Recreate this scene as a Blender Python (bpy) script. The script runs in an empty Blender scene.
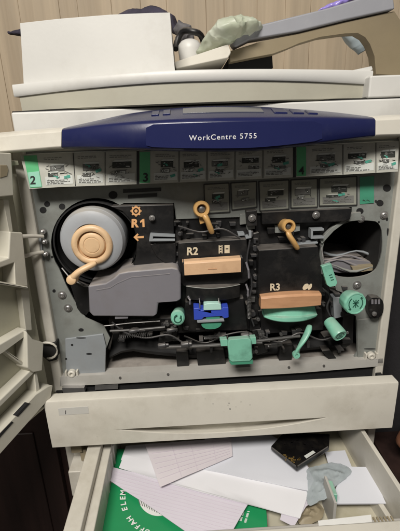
import bpy, bmesh, math, random
from mathutils import Vector, Matrix, geometry
random.seed(7)
rad = math.radians
SC = bpy.context.scene
COL = SC.collection

# ------------------------------------------------------------------ camera
PITCH, YAW, ROLL, FPX = rad(18.6), rad(1.6), rad(2.2), 400.0
CAM = Vector((0, -0.66, 1.0))
F = Vector((math.sin(YAW)*math.cos(PITCH), math.cos(YAW)*math.cos(PITCH), -math.sin(PITCH)))
_R0 = F.cross(Vector((0, 0, 1))).normalized()
_U0 = _R0.cross(F)
RT = _R0*math.cos(ROLL) - _U0*math.sin(ROLL)
UP = _U0*math.cos(ROLL) + _R0*math.sin(ROLL)
cd = bpy.data.cameras.new('camera')
cam = bpy.data.objects.new('camera', cd)
COL.objects.link(cam)
cd.sensor_fit = 'HORIZONTAL'
cd.sensor_width = 36
cd.lens = 36*FPX/400
cd.clip_start = 0.02
cd.clip_end = 100
m = Matrix((RT, UP, -F)).transposed().to_4x4()
m.translation = CAM
cam.matrix_world = m
SC.camera = cam

# ------------------------------------------------------------------ world, lamps, exposure
w = bpy.data.worlds.new('World')
SC.world = w
w.use_nodes = True
bg = w.node_tree.nodes['Background']
bg.inputs['Color'].default_value = (1.0, 0.95, 0.89, 1)
bg.inputs['Strength'].default_value = 0.125


def area(name, loc, target, sx, sy, power, col):
    ld = bpy.data.lights.new(name, 'AREA')
    ld.shape = 'RECTANGLE'
    ld.size, ld.size_y, ld.energy, ld.color = sx, sy, power, col
    o = bpy.data.objects.new(name, ld)
    COL.objects.link(o)
    o.location = loc
    o.rotation_euler = (Vector(target) - Vector(loc)).to_track_quat('-Z', 'Y').to_euler()
    return o


area('ceiling_light', (-0.35, -1.5, 2.4), (0.05, 0, 0.85), 0.9, 0.4, 67, (1.0, 0.95, 0.88))
SC.view_settings.view_transform = 'Standard'
SC.view_settings.look = 'None'
SC.view_settings.exposure = 0.0
SC.view_settings.gamma = 1.0


# ------------------------------------------------------------------ helpers
def ray(px, py):
    return F*FPX + RT*(px-200) + UP*(265.5-py)


def at(px, py, Y):
    d = ray(px, py)
    return CAM + d*((Y-CAM.y)/d.y)


def atz(px, py, Z):
    d = ray(px, py)
    return CAM + d*((Z-CAM.z)/d.z)


def sg(o, label=None, cat=None, group=None, kind=None):
    if label: o['label'] = label
    if cat: o['category'] = cat
    if group: o['group'] = group
    if kind: o['kind'] = kind
    return o


def empty(name, loc, label=None, cat=None, group=None):
    o = bpy.data.objects.new(name, None)
    o.empty_display_size = 0.05
    o.location = loc
    COL.objects.link(o)
    return sg(o, label, cat, group)


def wpos(o):
    p = Vector((0, 0, 0))
    while o:
        p += o.location
        o = o.parent
    return p


class MB:
    def __init__(s):
        s.b = bmesh.new()
        s.mi = 0

    def _faces(s, fs):
        for f in fs:
            f.material_index = s.mi

    def loft(s, rings, closed=True, caps=True):
        vs = [[s.b.verts.new(p) for p in r] for r in rings]
        n = len(vs[0])
        fs = []
        for i in range(len(vs)-1):
            for j in range(n if closed else n-1):
                k = (j+1) % n
                fs.append(s.b.faces.new((vs[i][j], vs[i][k], vs[i+1][k], vs[i+1][j])))
        if caps and closed:
            for r in (vs[0], vs[-1]):
                try: fs.append(s.b.faces.new(r))
                except ValueError: pass
        s._faces(fs)
        return s

    def poly(s, front, back, holes_f=(), holes_b=()):
        """solid between two matching 3D outlines (with optional holes)"""
        lf = [front] + list(holes_f)
        lb = [back] + list(holes_b)
        tris = geometry.tessellate_polygon(lf)
        vf = [s.b.verts.new(p) for l in lf for p in l]
        vb = [s.b.verts.new(p) for l in lb for p in l]
        fs = []
        for t in tris:
            for vv in ([vf[i] for i in t], [vb[i] for i in reversed(t)]):
                try: fs.append(s.b.faces.new(vv))
                except ValueError: pass
        o = 0
        for l in lf:
            n = len(l)
            for i in range(n):
                j = (i+1) % n
                try: fs.append(s.b.faces.new((vf[o+i], vf[o+j], vb[o+j], vb[o+i])))
                except ValueError: pass
            o += n
        s._faces(fs)
        return s

    def prism(s, pts, Yf, Yb, holes=()):
        f = [at(x, y, Yf) for x, y in pts]
        b = [Vector((p.x, Yb, p.z)) for p in f]
        hf = [[at(x, y, Yf) for x, y in h] for h in holes]
        hb = [[Vector((p.x, Yb, p.z)) for p in h] for h in hf]
        return s.poly(f, b, hf, hb)

    def box(s, x0, x1, y0, y1, z0, z1):
        f = [Vector(p) for p in ((x0, y0, z0), (x1, y0, z0), (x1, y0, z1), (x0, y0, z1))]
        b = [Vector((p.x, y1, p.z)) for p in f]
        vf = [s.b.verts.new(p) for p in f]
        vb = [s.b.verts.new(p) for p in b]
        fs = [s.b.faces.new(vf), s.b.faces.new(vb[::-1])]
        for i in range(4):
            j = (i+1) % 4
            fs.append(s.b.faces.new((vf[i], vb[i], vb[j], vf[j])))
        s._faces(fs)
        return s

    def lathe(s, c, axis, prof, n=40, caps=True):
        """prof: list of (radius, distance along axis) from centre c"""
        ax = Vector(axis).normalized()
        u = ax.cross(Vector((0, 0, 1)))
        u = Vector((1, 0, 0)) if u.length < 1e-4 else u.normalized()
        v = ax.cross(u)
        c = Vector(c)
        rings = []
        for r, d in prof:
            rings.append([c + ax*d + (u*math.cos(2*math.pi*k/n) + v*math.sin(2*math.pi*k/n))*max(r, 1e-5) for k in range(n)])
        return s.loft(rings, True, caps)

    def tube(s, pts, r, n=8, flat=1.0):
        pts = [Vector(p) for p in pts]
        rs = r if isinstance(r, (list, tuple)) else [r]*len(pts)
        rings = []
        up = Vector((0.03, 0.2, 1)).normalized()
        for i, p in enumerate(pts):
            t = (pts[min(i+1, len(pts)-1)] - pts[max(i-1, 0)]).normalized()
            a = t.cross(up)
            if a.length < 1e-3: a = t.cross(Vector((1, 0, 0)))
            a.normalize()
            b = a.cross(t)
            rings.append([p + (a*math.cos(2*math.pi*k/n) + b*math.sin(2*math.pi*k/n)*flat)*rs[i] for k in range(n)])
        return s.loft(rings)

    def text(s, body, place, size, thick=0.0004, bold=0.0, align='CENTER', spacing=1.0):
        """place(u, v, w) -> world point; u right, v up (in text height units*size), w out"""
        cu = bpy.data.curves.new('lettering', 'FONT')
        cu.body = body
        cu.size = 1.0
        cu.align_x = align
        cu.align_y = 'CENTER'
        cu.offset = bold
        cu.space_character = spacing
        cu.resolution_u = 4
        o = bpy.data.objects.new('lettering', cu)
        COL.objects.link(o)
        bpy.context.view_layer.update()
        me = o.to_mesh()
        vs = [place(v.co.x*size, v.co.y*size, thick) for v in me.vertices]
        vv = [s.b.verts.new(p) for p in vs]
        fs = []
        for p in me.polygons:
            try: fs.append(s.b.faces.new([vv[i] for i in p.vertices]))
            except ValueError: pass
        s._faces(fs)
        o.to_mesh_clear()
        bpy.data.objects.remove(o)
        bpy.data.curves.remove(cu)
        return s

    def build(s, name, mats, parent=None, bevel=0.0, seg=2, smooth=True, ang=35, origin=None, sub=0, keepn=False):
        b = s.b
        bmesh.ops.remove_doubles(b, verts=b.verts, dist=1e-6)
        if not keepn:
            bmesh.ops.recalc_face_normals(b, faces=b.faces)
        vs = [v.co for v in b.verts]
        if origin is None:
            mn = Vector([min(v[i] for v in vs) for i in range(3)])
            mx = Vector([max(v[i] for v in vs) for i in range(3)])
            c = (mn+mx)/2
            if parent is None: c.z = mn.z
        else:
            c = Vector(origin)
        for v in b.verts: v.co -= c
        me = bpy.data.meshes.new(name)
        b.to_mesh(me)
        b.free()
        for mt in (mats if isinstance(mats, (list, tuple)) else [mats]):
            me.materials.append(mt)
        if smooth:
            for p in me.polygons: p.use_smooth = True
            me.set_sharp_from_angle(angle=rad(ang))
        o = bpy.data.objects.new(name, me)
        COL.objects.link(o)
        if parent is not None:
            o.parent = parent
            o.location = c - wpos(parent)
        else:
            o.location = c
        if bevel:
            md = o.modifiers.new('edge', 'BEVEL')
            md.width = bevel
            md.segments = seg
            md.limit_method = 'ANGLE'
            md.angle_limit = rad(40)
            md.harden_normals = True
        if sub:
            md = o.modifiers.new('round', 'SUBSURF')
            md.levels = md.render_levels = sub
        return o


def arc(cx, cy, r, a0, a1, n, ry=None):
    ry = ry or r
    return [(cx + r*math.cos(rad(a0+(a1-a0)*i/(n-1))), cy - ry*math.sin(rad(a0+(a1-a0)*i/(n-1)))) for i in range(n)]


def smooth_poly(pts, it=2):
    for _ in range(it):
        q = []
        for i in range(len(pts)):
            a, b = pts[i], pts[(i+1) % len(pts)]
            q.append((a[0]*.75+b[0]*.25, a[1]*.75+b[1]*.25))
            q.append((a[0]*.25+b[0]*.75, a[1]*.25+b[1]*.75))
        pts = q
    return pts


def lerp_curve(tab, x):
    """smooth interpolation in a table of (x, y)"""
    if x <= tab[0][0]: i = 0
    elif x >= tab[-1][0]: i = len(tab)-2
    else: i = max(k for k in range(len(tab)-1) if tab[k][0] <= x)
    (x1, y1), (x2, y2) = tab[i], tab[i+1]
    x0, y0 = tab[i-1] if i > 0 else (2*x1-x2, 2*y1-y2)
    x3, y3 = tab[i+2] if i+2 < len(tab) else (2*x2-x1, 2*y2-y1)
    m1, m2 = (y2-y0)/(x2-x0), (y3-y1)/(x3-x1)
    h = x2-x1
    t = (x-x1)/h
    return (2*t**3-3*t*t+1)*y1 + (t**3-2*t*t+t)*h*m1 + (-2*t**3+3*t*t)*y2 + (t**3-t*t)*h*m2


# ------------------------------------------------------------------ materials
def mat(name, col, rough=.5, var=.12, scale=9, dirt=None, damt=.4, dscale=5, bump=.05, bscale=180, metal=0.0,
        dust=0.0, dustcol=(.33, .30, .27), spec=.5, stretch=None, trans=0.0, alpha=1.0, sheen=0):
    mt = bpy.data.materials.new(name)
    mt.use_nodes = True
    nt = mt.node_tree
    N, L = nt.nodes, nt.links
    p = N['Principled BSDF']
    p.inputs['Roughness'].default_value = rough
    p.inputs['Metallic'].default_value = metal
    p.inputs['Specular IOR Level'].default_value = spec
    p.inputs['Transmission Weight'].default_value = trans
    p.inputs['Alpha'].default_value = alpha
    if sheen: p.inputs['Sheen Weight'].default_value = sheen
    tc = N.new('ShaderNodeNewGeometry')
    mp = N.new('ShaderNodeMapping')
    L.new(tc.outputs['Position'], mp.inputs['Vector'])
    if stretch: mp.inputs['Scale'].default_value = stretch
    n1 = N.new('ShaderNodeTexNoise')
    n1.inputs['Scale'].default_value = scale
    n1.inputs['Detail'].default_value = 6
    n1.inputs['Roughness'].default_value = .6
    L.new(mp.outputs[0], n1.inputs['Vector'])
    r1 = N.new('ShaderNodeValToRGB')
    r1.color_ramp.elements[0].position = .3
    r1.color_ramp.elements[1].position = .7
    r1.color_ramp.elements[0].color = tuple(c*(1-var) for c in col) + (1,)
    r1.color_ramp.elements[1].color = tuple(min(1, c*(1+var)) for c in col) + (1,)
    L.new(n1.outputs['Fac'], r1.inputs['Fac'])
    out = r1.outputs['Color']
    if dirt:
        n2 = N.new('ShaderNodeTexNoise')
        n2.inputs['Scale'].default_value = dscale
        n2.inputs['Detail'].default_value = 9
        n2.inputs['Roughness'].default_value = .68
        L.new(mp.outputs[0], n2.inputs['Vector'])
        r2 = N.new('ShaderNodeValToRGB')
        r2.color_ramp.elements[0].position = .5
        r2.color_ramp.elements[1].position = .74
        r2.color_ramp.elements[0].color = (0, 0, 0, 1)
        r2.color_ramp.elements[1].color = (damt,)*3 + (1,)
        L.new(n2.outputs['Fac'], r2.inputs['Fac'])
        mx = N.new('ShaderNodeMix')
        mx.data_type = 'RGBA'
        L.new(r2.outputs['Color'], mx.inputs[0])
        L.new(out, mx.inputs[6])
        mx.inputs[7].default_value = tuple(dirt) + (1,)
        out = mx.outputs[2]
    if dust:
        sx = N.new('ShaderNodeSeparateXYZ')
        L.new(tc.outputs['Normal'], sx.inputs[0])
        n3 = N.new('ShaderNodeTexNoise')
        n3.inputs['Scale'].default_value = 38
        n3.inputs['Detail'].default_value = 8
        L.new(tc.outputs['Position'], n3.inputs['Vector'])
        mu = N.new('ShaderNodeMath')
        mu.operation = 'MULTIPLY'
        L.new(sx.outputs['Z'], mu.inputs[0])
        L.new(n3.outputs['Fac'], mu.inputs[1])
        r3 = N.new('ShaderNodeValToRGB')
        r3.color_ramp.elements[0].position = .18
        r3.color_ramp.elements[1].position = .55
        r3.color_ramp.elements[0].color = (0, 0, 0, 1)
        r3.color_ramp.elements[1].color = (dust,)*3 + (1,)
        L.new(mu.outputs[0], r3.inputs['Fac'])
        mx = N.new('ShaderNodeMix')
        mx.data_type = 'RGBA'
        L.new(r3.outputs['Color'], mx.inputs[0])
        L.new(out, mx.inputs[6])
        mx.inputs[7].default_value = tuple(dustcol) + (1,)
        out = mx.outputs[2]
    L.new(out, p.inputs['Base Color'])
    if bump:
        n4 = N.new('ShaderNodeTexNoise')
        n4.inputs['Scale'].default_value = bscale
        n4.inputs['Detail'].default_value = 3
        L.new(mp.outputs[0], n4.inputs['Vector'])
        bp = N.new('ShaderNodeBump')
        bp.inputs['Strength'].default_value = bump
        bp.inputs['Distance'].default_value = .002
        L.new(n4.outputs['Fac'], bp.inputs['Height'])
        L.new(bp.outputs[0], p.inputs['Normal'])
    mr = N.new('ShaderNodeMapRange')
    mr.inputs['To Min'].default_value = max(.03, rough-.1)
    mr.inputs['To Max'].default_value = min(1, rough+.1)
    L.new(n1.outputs['Fac'], mr.inputs['Value'])
    L.new(mr.outputs[0], p.inputs['Roughness'])
    return mt


GRIME = (.16, .13, .09)
M = dict(
    shell=mat('aged_white_plastic', (.575, .55, .485), .46, .06, 5, (.22, .185, .125), .4, 8),
    shell2=mat('cool_white_plastic', (.545, .54, .515), .45, .05, 5, (.24, .21, .16), .3, 7),
    door=mat('shaded_door_plastic', (.42, .405, .31), .55, .08, 7, GRIME, .25, 6),  # door beige, made darker and yellower to hold its shade
    doorrib=mat('shaded_rib_plastic', (.53, .51, .435), .52, .06, 7, GRIME, .3, 7),  # door beige again, with some shade put into the tone
    plate=mat('grey_sheet_metal', (.205, .217, .203), .5, .13, 14, (.10, .092, .078), .7, 17, dust=.45),
    plate2=mat('blue_grey_sheet_metal', (.25, .27, .285), .45, .06, 12, (.2, .19, .17), .3, 14),
    rail=mat('pale_rail_paint', (.44, .43, .40), .5, .08, 12, GRIME, .35, 12, dust=.3),
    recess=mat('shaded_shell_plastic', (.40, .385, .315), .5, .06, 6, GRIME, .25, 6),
    blue=mat('navy_plastic', (.0085, .0115, .058), .26, .08, 6, (.05, .055, .09), .3, 10, bump=.02, spec=.55),
    screen=mat('dark_display_glass', (.075, .08, .10), .12, .08, 6, (.12, .12, .13), .4, 12, bump=0),
    bluelab=mat('navy_badge', (.010, .0135, .064), .24, .05, 6, bump=0),
    silver=mat('silver_print', (.62, .62, .64), .4, .05, bump=0),
    black=mat('black_plastic', (.0055, .0055, .006), .44, .3, 20, (.055, .05, .045), .45, 22, dust=.34),
    dkgrey=mat('dark_grey_fitting', (.035, .035, .037), .38, .2, 20, (.08, .075, .07), .4, 25, dust=.3),
    blackm=mat('matt_black', (.006, .006, .0065), .75, .3, 20, bump=0),
    gloss=mat('glossy_black', (.006, .0055, .0055), .2, .3, 20, (.05, .042, .03), .35, 30, bump=.1, bscale=70),
    cavity=mat('dark_cavity', (.012, .0115, .011), .8, .3, 15, (.05, .045, .04), .3, 12),
    tan=mat('tan_plastic', (.65, .45, .265), .42, .06, 12, (.27, .16, .085), .5, 26),
    peach=mat('peach_plastic', (.65, .425, .255), .40, .06, 14, (.33, .19, .11), .45, 28),
    copper=mat('brown_orange_plastic', (.50, .275, .15), .42, .1, 14, (.24, .11, .05), .35, 25, stretch=(1, 1, 4)),
    yellow=mat('yellow_ochre_plastic', (.52, .31, .115), .4, .1, 12, (.2, .1, .03), .5, 30),
    orange=mat('orange_print', (.66, .36, .16), .5, .05, bump=0),
    cream=mat('cream_print', (.60, .52, .38), .5, .05, bump=0),
    wheel=mat('grey_blue_plastic', (.31, .325, .345), .5, .05, 8, (.24, .22, .2), .3, 12, dust=.55, dustcol=(.42, .38, .31)),
    mauve=mat('mauve_grey_plastic', (.175, .17, .188), .5, .06, 8, (.15, .13, .12), .4, 12, dust=.7, dustcol=(.36, .32, .28)),
    teal=mat('teal_green_plastic', (.20, .49, .365), .36, .08, 14, (.06, .15, .11), .6, 30, dust=.35),
    teald=mat('deep_green_plastic', (.06, .27, .17), .4, .07, 12, (.03, .1, .07), .4, 22),
    tealp=mat('pale_teal_plastic', (.40, .62, .55), .42, .07, 12),
    royal=mat('royal_blue_plastic', (.035, .07, .44), .36, .08, 12),
    tealprint=mat('dark_green_print', (.02, .09, .06), .5, .05, bump=0),
    strip=mat('instruction_paper', (.47, .47, .42), .5, .08, 30, (.25, .24, .2), .5, 25, bump=0),
    card=mat('dull_card', (.26, .265, .225), .5, .1, 30, bump=0),
    green=mat('green_label', (.11, .45, .20), .5, .05, bump=0),
    mint=mat('lit_green_label', (.30, .60, .46), .5, .05, bump=0),
    ink=mat('black_ink', (.022, .022, .022), .6, .2, bump=0),
    inkd=mat('faded_ink', (.036, .04, .034), .6, .25, 40, bump=0),
    inkg=mat('grey_ink', (.16, .16, .15), .6, .2, bump=0),
    inkt=mat('teal_ink', (.07, .33, .25), .6, .2, bump=0),
    inkw=mat('white_ink', (.58, .60, .57), .6, .1, bump=0),
    steeld=mat('oily_steel', (.11, .108, .105), .4, .15, 20, (.04, .035, .03), .5, 25, metal=.5),
    metal=mat('worn_steel', (.45, .44, .43), .35, .1, 20, (.2, .18, .15), .4, 25, metal=.85),
    deck=mat('toner_dusted_deck', (.33, .30, .27), .8, .12, 18, (.11, .10, .09), .7, 18, bump=.12, bscale=90),
    paper=mat('white_paper', (.74, .74, .77), .75, .03, 6, bump=.01),
    paperb=mat('bluish_paper', (.66, .675, .73), .75, .03, 6, bump=.01),
    lilac=mat('lilac_paper', (.62, .585, .65), .75, .04, 10, bump=.01),
    pink=mat('pinkish_ruled_paper', (.66, .615, .645), .75, .04, 10, bump=.01),
    rule=mat('ruled_line_ink', (.58, .515, .59), .8, .05, bump=0),
    booklet=mat('green_cover', (.012, .255, .09), .45, .06, 8, (.01, .2, .06), .4, 5, bump=.01),
    white=mat('white_print', (.74, .74, .72), .6, .03, bump=0),
    floor=mat('dark_brown_floor', (.03, .022, .018), .6, .3, 6),
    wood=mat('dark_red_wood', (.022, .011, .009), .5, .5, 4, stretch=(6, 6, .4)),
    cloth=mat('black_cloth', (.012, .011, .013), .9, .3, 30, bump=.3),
    bagg=mat('pale_green_film', (.56, .61, .48), .45, .14, 14, (.76, .77, .73), .8, 10, bump=.5, bscale=55, trans=.3, alpha=.85),
    greytop=mat('slate_grey_plastic', (.255, .26, .285), .5, .07, 8, (.33, .32, .31), .35, 8),
    olive=mat('olive_beige_plastic', (.28, .235, .155), .55, .08, 6, GRIME, .3, 6),
    dfloor=mat('yellowed_drawer_floor', (.47, .44, .345), .55, .1, 9, (.30, .27, .14), .6, 8),
    olived=mat('shaded_tray_plastic', (.205, .165, .10), .55, .1, 6, GRIME, .4, 7),  # beige tray plastic with its shadow put into the colour
    purple=mat('violet_film', (.24, .19, .52), .3, .2, 20),
    navycl=mat('dark_navy_cloth', (.035, .03, .05), .85, .4, 25, (.12, .1, .13), .5, 30, bump=.3),
    greycl=mat('dusty_grey_cloth', (.12, .115, .12), .9, .4, 25, bump=.3),
    clear=mat('cloudy_clear_film', (.43, .485, .51), .28, .12, 25, (.52, .58, .6), .6, 20, bump=.4, bscale=60, alpha=.62),
    gold=mat('brass_speck', (.5, .32, .1), .35, .1, metal=.7),
    sticker=mat('clear_sticker', (.53, .52, .485), .3, .03, bump=0),
    rust=mat('rust_brown_leather', (.21, .09, .05), .5, .3, 14),
    skyfilm=mat('pale_blue_cloth', (.42, .50, .54), .7, .1, 10),
)


# wall of narrow vertical planks: colour runs along the grain
def wall_mat():
    mt = mat('pale_wood_planks', (.44, .355, .25), .65, .2, 5, (.31, .235, .155), .6, 2.2, bump=.06, bscale=40, stretch=(5, 5, .22))
    return mt


M['wall'] = wall_mat()

# ------------------------------------------------------------------ setting
fl = MB().box(-6, 6, -6, 6, -.05, 0).build('floor', M['floor'])
sg(fl, kind='structure')
wb = MB()
x, k = -3.0, 0
while x < 3.0:
    wd = (.085, .13, .06, .11, .095)[k % 5]
    yo = (.0, .0012, .0006, .0016)[k % 4]
    wb.box(x, x+wd, .86+yo, .885, 0, 2.6)
    x += wd
    k += 1
wb.box(-3, 3, .884, .92, 0, 2.6)
wl = wb.build('wood_plank_wall', M['wall'], bevel=.002)
sg(wl, 'pale brown wall of upright wood planks behind the photocopier', 'wall')

# ------------------------------------------------------------------ the photocopier
XL, XR = -.264, .362
COP = empty('photocopier', (0.05, .3, 0), 'old white photocopier opened up with navy control panel and dark inside', 'photocopier')


def part(mb, name, mt, parent=None, **k):
    return mb.build(name, M[mt] if isinstance(mt, str) else [M[i] for i in mt], parent or COP, **k)


# cabinet: sides, back, decks
b = MB()
b.box(XL, -.247, -.012, .62, .04, 1.0)
b.box(.346, XR, -.012, .62, .04, 1.0)
b.box(-.247, .346, .60, .62, .04, 1.0)
b.box(-.247, .346, .002, .60, .975, 1.0)
b.box(-.247, .346, .0, .60, .04, .09)
b.box(-.247, .346, -.004, .60, .262, .30)
b.box(-.247, .346, .0, .012, .09, .262)
body = part(b, 'cabinet', 'shell', bevel=.003)
b = MB().box(-.325, XL-.0005, .0, .02, .535, .99)
part(b, 'hinge_flange', 'door', body, bevel=.002)
# dark liner of the machine bay
b = MB()
b.box(-.246, .345, .26, .27, .556, .974)
b.box(-.246, -.236, .004, .26, .57, .974)
b.box(.335, .345, .004, .26, .57, .974)
b.box(-.236, .335, .02, .26, .95, .965)
liner = part(b, 'bay_liner', 'cavity')

# grey front plate with its two openings
outer = [(22, 150), (60, 151), (110, 150), (200, 147), (300, 143), (399, 139), (399, 172), (393, 215), (387, 290), (382, 358), (330, 361),
         (320, 360), (316, 352), (330, 345)]
wheel_arc = arc(96, 243, 45, 215, 58, 18)
hole1 = wheel_arc + [(124, 203), (174, 203), (176, 219), (240, 217), (255, 213), (262, 213), (312, 209), (352, 207), (352, 221), (338, 226), (321, 240),
                     (318, 272), (334, 280), (336, 290), (346, 294), (347, 312), (356, 316), (357, 352), (352, 360), (330, 363), (280, 366), (200, 369),
                     (130, 372), (106, 373), (105, 352), (110, 338), (104, 326), (86, 318), (74, 300), (66, 285)]
hole2 = smooth_poly([(347, 221), (366, 220), (381, 222), (383, 245), (380, 262), (374, 273), (356, 278), (336, 277), (324, 268), (322, 243), (334, 230)], 2)
outer = [(22, 150), (60, 151), (110, 150), (200, 147), (300, 143), (399, 139), (397, 180), (392, 230), (387, 290), (382.5, 360),
         (300, 368), (200, 373), (120, 378), (60, 381), (50, 340), (36, 250)]
b = MB().prism(outer, 0, .003, [hole1, hole2])
plate = part(b, 'front_plate', 'plate', smooth=False)
# lower left reinforcing plate and its slots, lower right plate
b = MB().prism([(65, 339), (103, 334), (106, 346), (105, 374), (66, 377)], -.004, 0)
part(b, 'bracket_plate', 'plate2', plate, bevel=.0012)
b = MB().prism([(357, 320), (384, 317), (382, 357), (358, 358)], -.003, 0)
part(b, 'bracket_plate', 'plate', plate, bevel=.0012)
for (x, y, a, c, Y) in ((89, 354, 3, .8, -.0046), (81, 338, 5, .5, -.0046), (72, 345, 1.2, 1, -.0046), (66, 359, 1, 1, -.0046), (370, 349, 6, .5, -.0036),
                        (43, 210, 3.4, 3.2, -.0006), (47, 204, 3, 2.8, -.0006), (62, 206.5, 3.2, 3, -.0006), (54, 291, 1.6, 1.6, -.0006), (81, 330, 2.6, 1.6, -.0006),
                        (46, 302, 1, 1.6, -.0006), (360, 211, 3.6, 3, -.0006), (380, 203, 3.6, 3.2, -.0006), (387, 188, 4, 3.6, -.0006), (113, 195, 4.5, 4, -.0006),
                        (383, 322, 1.4, 1.8, -.0036), (384, 335, 1, 2, -.0006), (379, 222, 1, 1, -.0006), (387, 219, 1.2, 2, -.0006), (388, 232, 1, 4, -.0006), (52, 257, 1.2, 1.2, -.0006)):
    part(MB().prism(arc(x, y, a, 0, 340, 14, c), Y, Y+.0012), 'hole', 'blackm', plate)
# screws
for (x, y, r) in ((62, 295, 3.4), (68, 308, 3.4), (384, 215, 3.3), (357, 285, 3.6), (316, 215, 3), (252, 218, 3), (361, 219, 3), (152, 218, 2.3),
                  (347, 332, 2)):
    Yb = -.001 if x not in (316, 252, 152) else -.016
    c = at(x, y, Yb)
    rr = r*.0016
    s_ = MB().lathe(c, (0, -1, 0), [(rr*1.35, 0), (rr*1.35, .0008), (rr*.85, .001), (rr*.85, .003), (rr*.7, .0036), (rr*.25, .0036), (rr*.25, .002), (0, .002)], 20)
    part(s_, 'screw', 'metal', plate)

# inner deck, lower rail
b = MB()
p0, p1 = at(106, 372, .004), at(357, 356, .004)
b.box(-.18, .335, .004, .26, .556, .5725)
part(b, 'bay_floor', 'deck')
b = MB()
f = [(60, 377), (120, 374), (200, 370), (300, 364), (383, 358.5), (383, 366), (300, 373), (200, 379), (120, 383.5), (60, 386.5)]
b.prism(f, -.012, .01)
rail = part(b, 'lower_rail', 'rail', bevel=.0025)
b = MB()
for (x, y) in ((168, 374.5), (289, 367.5), (324, 366), (120, 378)):
    b.prism(arc(x, y, 1.3, 0, 330, 10), -.0135, -.011)
part(b, 'rivet', 'metal', rail)
# black strip standing for the shade in the gap under the rail
b = MB().box(-.246, .345, -.004, .12, .535, .553)
part(b, 'gap_shade', 'blackm')
b = MB()
b.prism([(62, 388), (84, 388), (85, 392), (63, 393)], -.02, 0)
b.prism([(95, 386), (118, 385), (118, 389), (95, 390)], -.012, 0)
part(b, 'slide_catch', 'metal')
# rollers / catches on the rail
for (x, y) in ((72.5, 372), (370, 354.5)):
    c = at(x, y, -.004)
    b = MB()
    b.lathe(c + Vector((0, 0, 0)), (0, -1, 0), [(.0075, 0), (.0075, .008), (.0055, .0095), (.003, .0095), (.003, .006), (0, .006)], 18)
    b.box(c.x-.012, c.x-.0085, c.y-.008, c.y+.003, c.z-.008, c.z+.006)
    b.box(c.x+.0085, c.x+.012, c.y-.008, c.y+.003, c.z-.008, c.z+.006)
    part(b, 'door_catch', 'shell', bevel=.0008)

# ---- control panel header
TOPF = [(0, 134), (30, 131), (62, 128.5), (100, 123.5), (150, 119.5), (200, 117.5), (250, 116.5), (300, 116.2), (340, 116.5), (375, 117.4), (402, 116)]
BOTF = [(0, 153.8), (30, 151.5), (62, 149), (100, 149.3), (150, 151), (200, 152.2), (250, 151.6), (285, 148.8), (320, 144.4), (350, 140.3), (375, 137.4), (402, 136.6)]
BACK = [(62, 127.2), (90, 121), (120, 114.5), (150, 110.5), (190, 107), (230, 105.8), (270, 106.5), (310, 108.8), (345, 111.8), (375, 115.6)]


def bowY(px):
    if px < 62: return -.064 + (62-px)*.0003
    if px > 375: return -.064 + (px-375)*.0003
    t = (px-218.5)/156.5
    return -.064 - .048*(1-t*t)


def header_ring(px, back=None):
    Y = bowY(px)
    tf, bf = lerp_curve(TOPF, px), lerp_curve(BOTF, px)
    a = at(px, bf, Y)
    c = at(px, tf, Y+.004)
    h = c.z-a.z
    if back is not None:
        d = at(px, back, -.02)
        d.x = c.x + (d.x-c.x)*.25
    else:
        d = Vector((c.x, -.016, c.z+.003))
    r = [Vector((a.x, -.016, a.z+.002)), Vector((a.x, Y+.012, a.z)), Vector((a.x, Y+.002, a.z+h*.05)), Vector((a.x, Y, a.z+h*.14)),
         Vector((c.x, Y+.002, a.z+h*.86)), Vector((c.x, Y+.006, a.z+h*.96)), Vector((c.x, Y+.012, c.z+.0005)), d,
         Vector((d.x, -.016, a.z+h*.5))]
    return r


pxs = [62+313*i/48 for i in range(49)]
b = MB().loft([header_ring(p, lerp_curve(BACK, p)) for p in pxs])
panel = part(b, 'control_panel', 'blue', ang=50)
for pa, pb in ((-30, 61.6), (375.4, 450)):
    rings = []
    for i in range(14):
        p = pa+(pb-pa)*i/13
        rings.append(header_ring(p))
    b = MB().loft(rings)
    part(b, 'end_cap', 'shell', panel, ang=50, bevel=.001)


def header_face(px, py, off=.0):
    """point on the bowed front of the header, off metres proud of it"""
    Y = bowY(px)
    tf, bf = lerp_curve(TOPF, px), lerp_curve(BOTF, px)
    a, c = at(px, bf, Y), at(px, tf, Y+.004)
    p = at(px, py, Y)
    t = (p.z-a.z)/(c.z-a.z)
    y = Y + .002*max(0, (t-.14)/.72) - off
    return Vector((p.x, y, p.z))


# raised badge and its lettering
b = MB()
n = 24
rows = []
for i in range(n+1):
    px = 146+(322-146)*i/n
    e = min(1, i/1.0, (n-i)/1.0)
    t0, t1 = lerp_curve(TOPF, px)+8-3*e, lerp_curve(BOTF, px)-5.5+1.5*e
    rows.append([header_face(px, t0, .0012), header_face(px, t1, .0012), header_face(px, t1, -.001), header_face(px, t0, -.001)])
b.loft(rows)
part(b, 'badge', 'bluelab', panel, ang=50)
b = MB()


def on_header(cx, cy, slope):
    def f(u, v, w_):
        return header_face(cx+u, cy-v+u*slope, .0012+w_)
    return f


b.text('WorkCentre 5755', on_header(223, 137, -.036), 7.5, .0005, .006, spacing=1.2)
part(b, 'lettering', 'silver', panel, smooth=False, keepn=False)


# display glass and buttons on the panel's sloping top
def header_top(px, t):
    r = header_ring(px, lerp_curve(BACK, px))
    return r[6].lerp(r[7], t)


def top_patch(pxa, pxb, ta, tb, h, n=10):
    rows = []
    for i in range(n+1):
        px = pxa+(pxb-pxa)*i/n
        r = header_ring(px, lerp_curve(BACK, px))
        nrm = (r[7]-r[6]).cross(Vector((1, 0, 0)))
        nrm = nrm.normalized()
        if nrm.z < 0: nrm = -nrm
        p, q = header_top(px, ta), header_top(px, tb)
        rows.append([p-nrm*.002, p+nrm*h, q+nrm*h, q-nrm*.002])
    return rows


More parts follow.
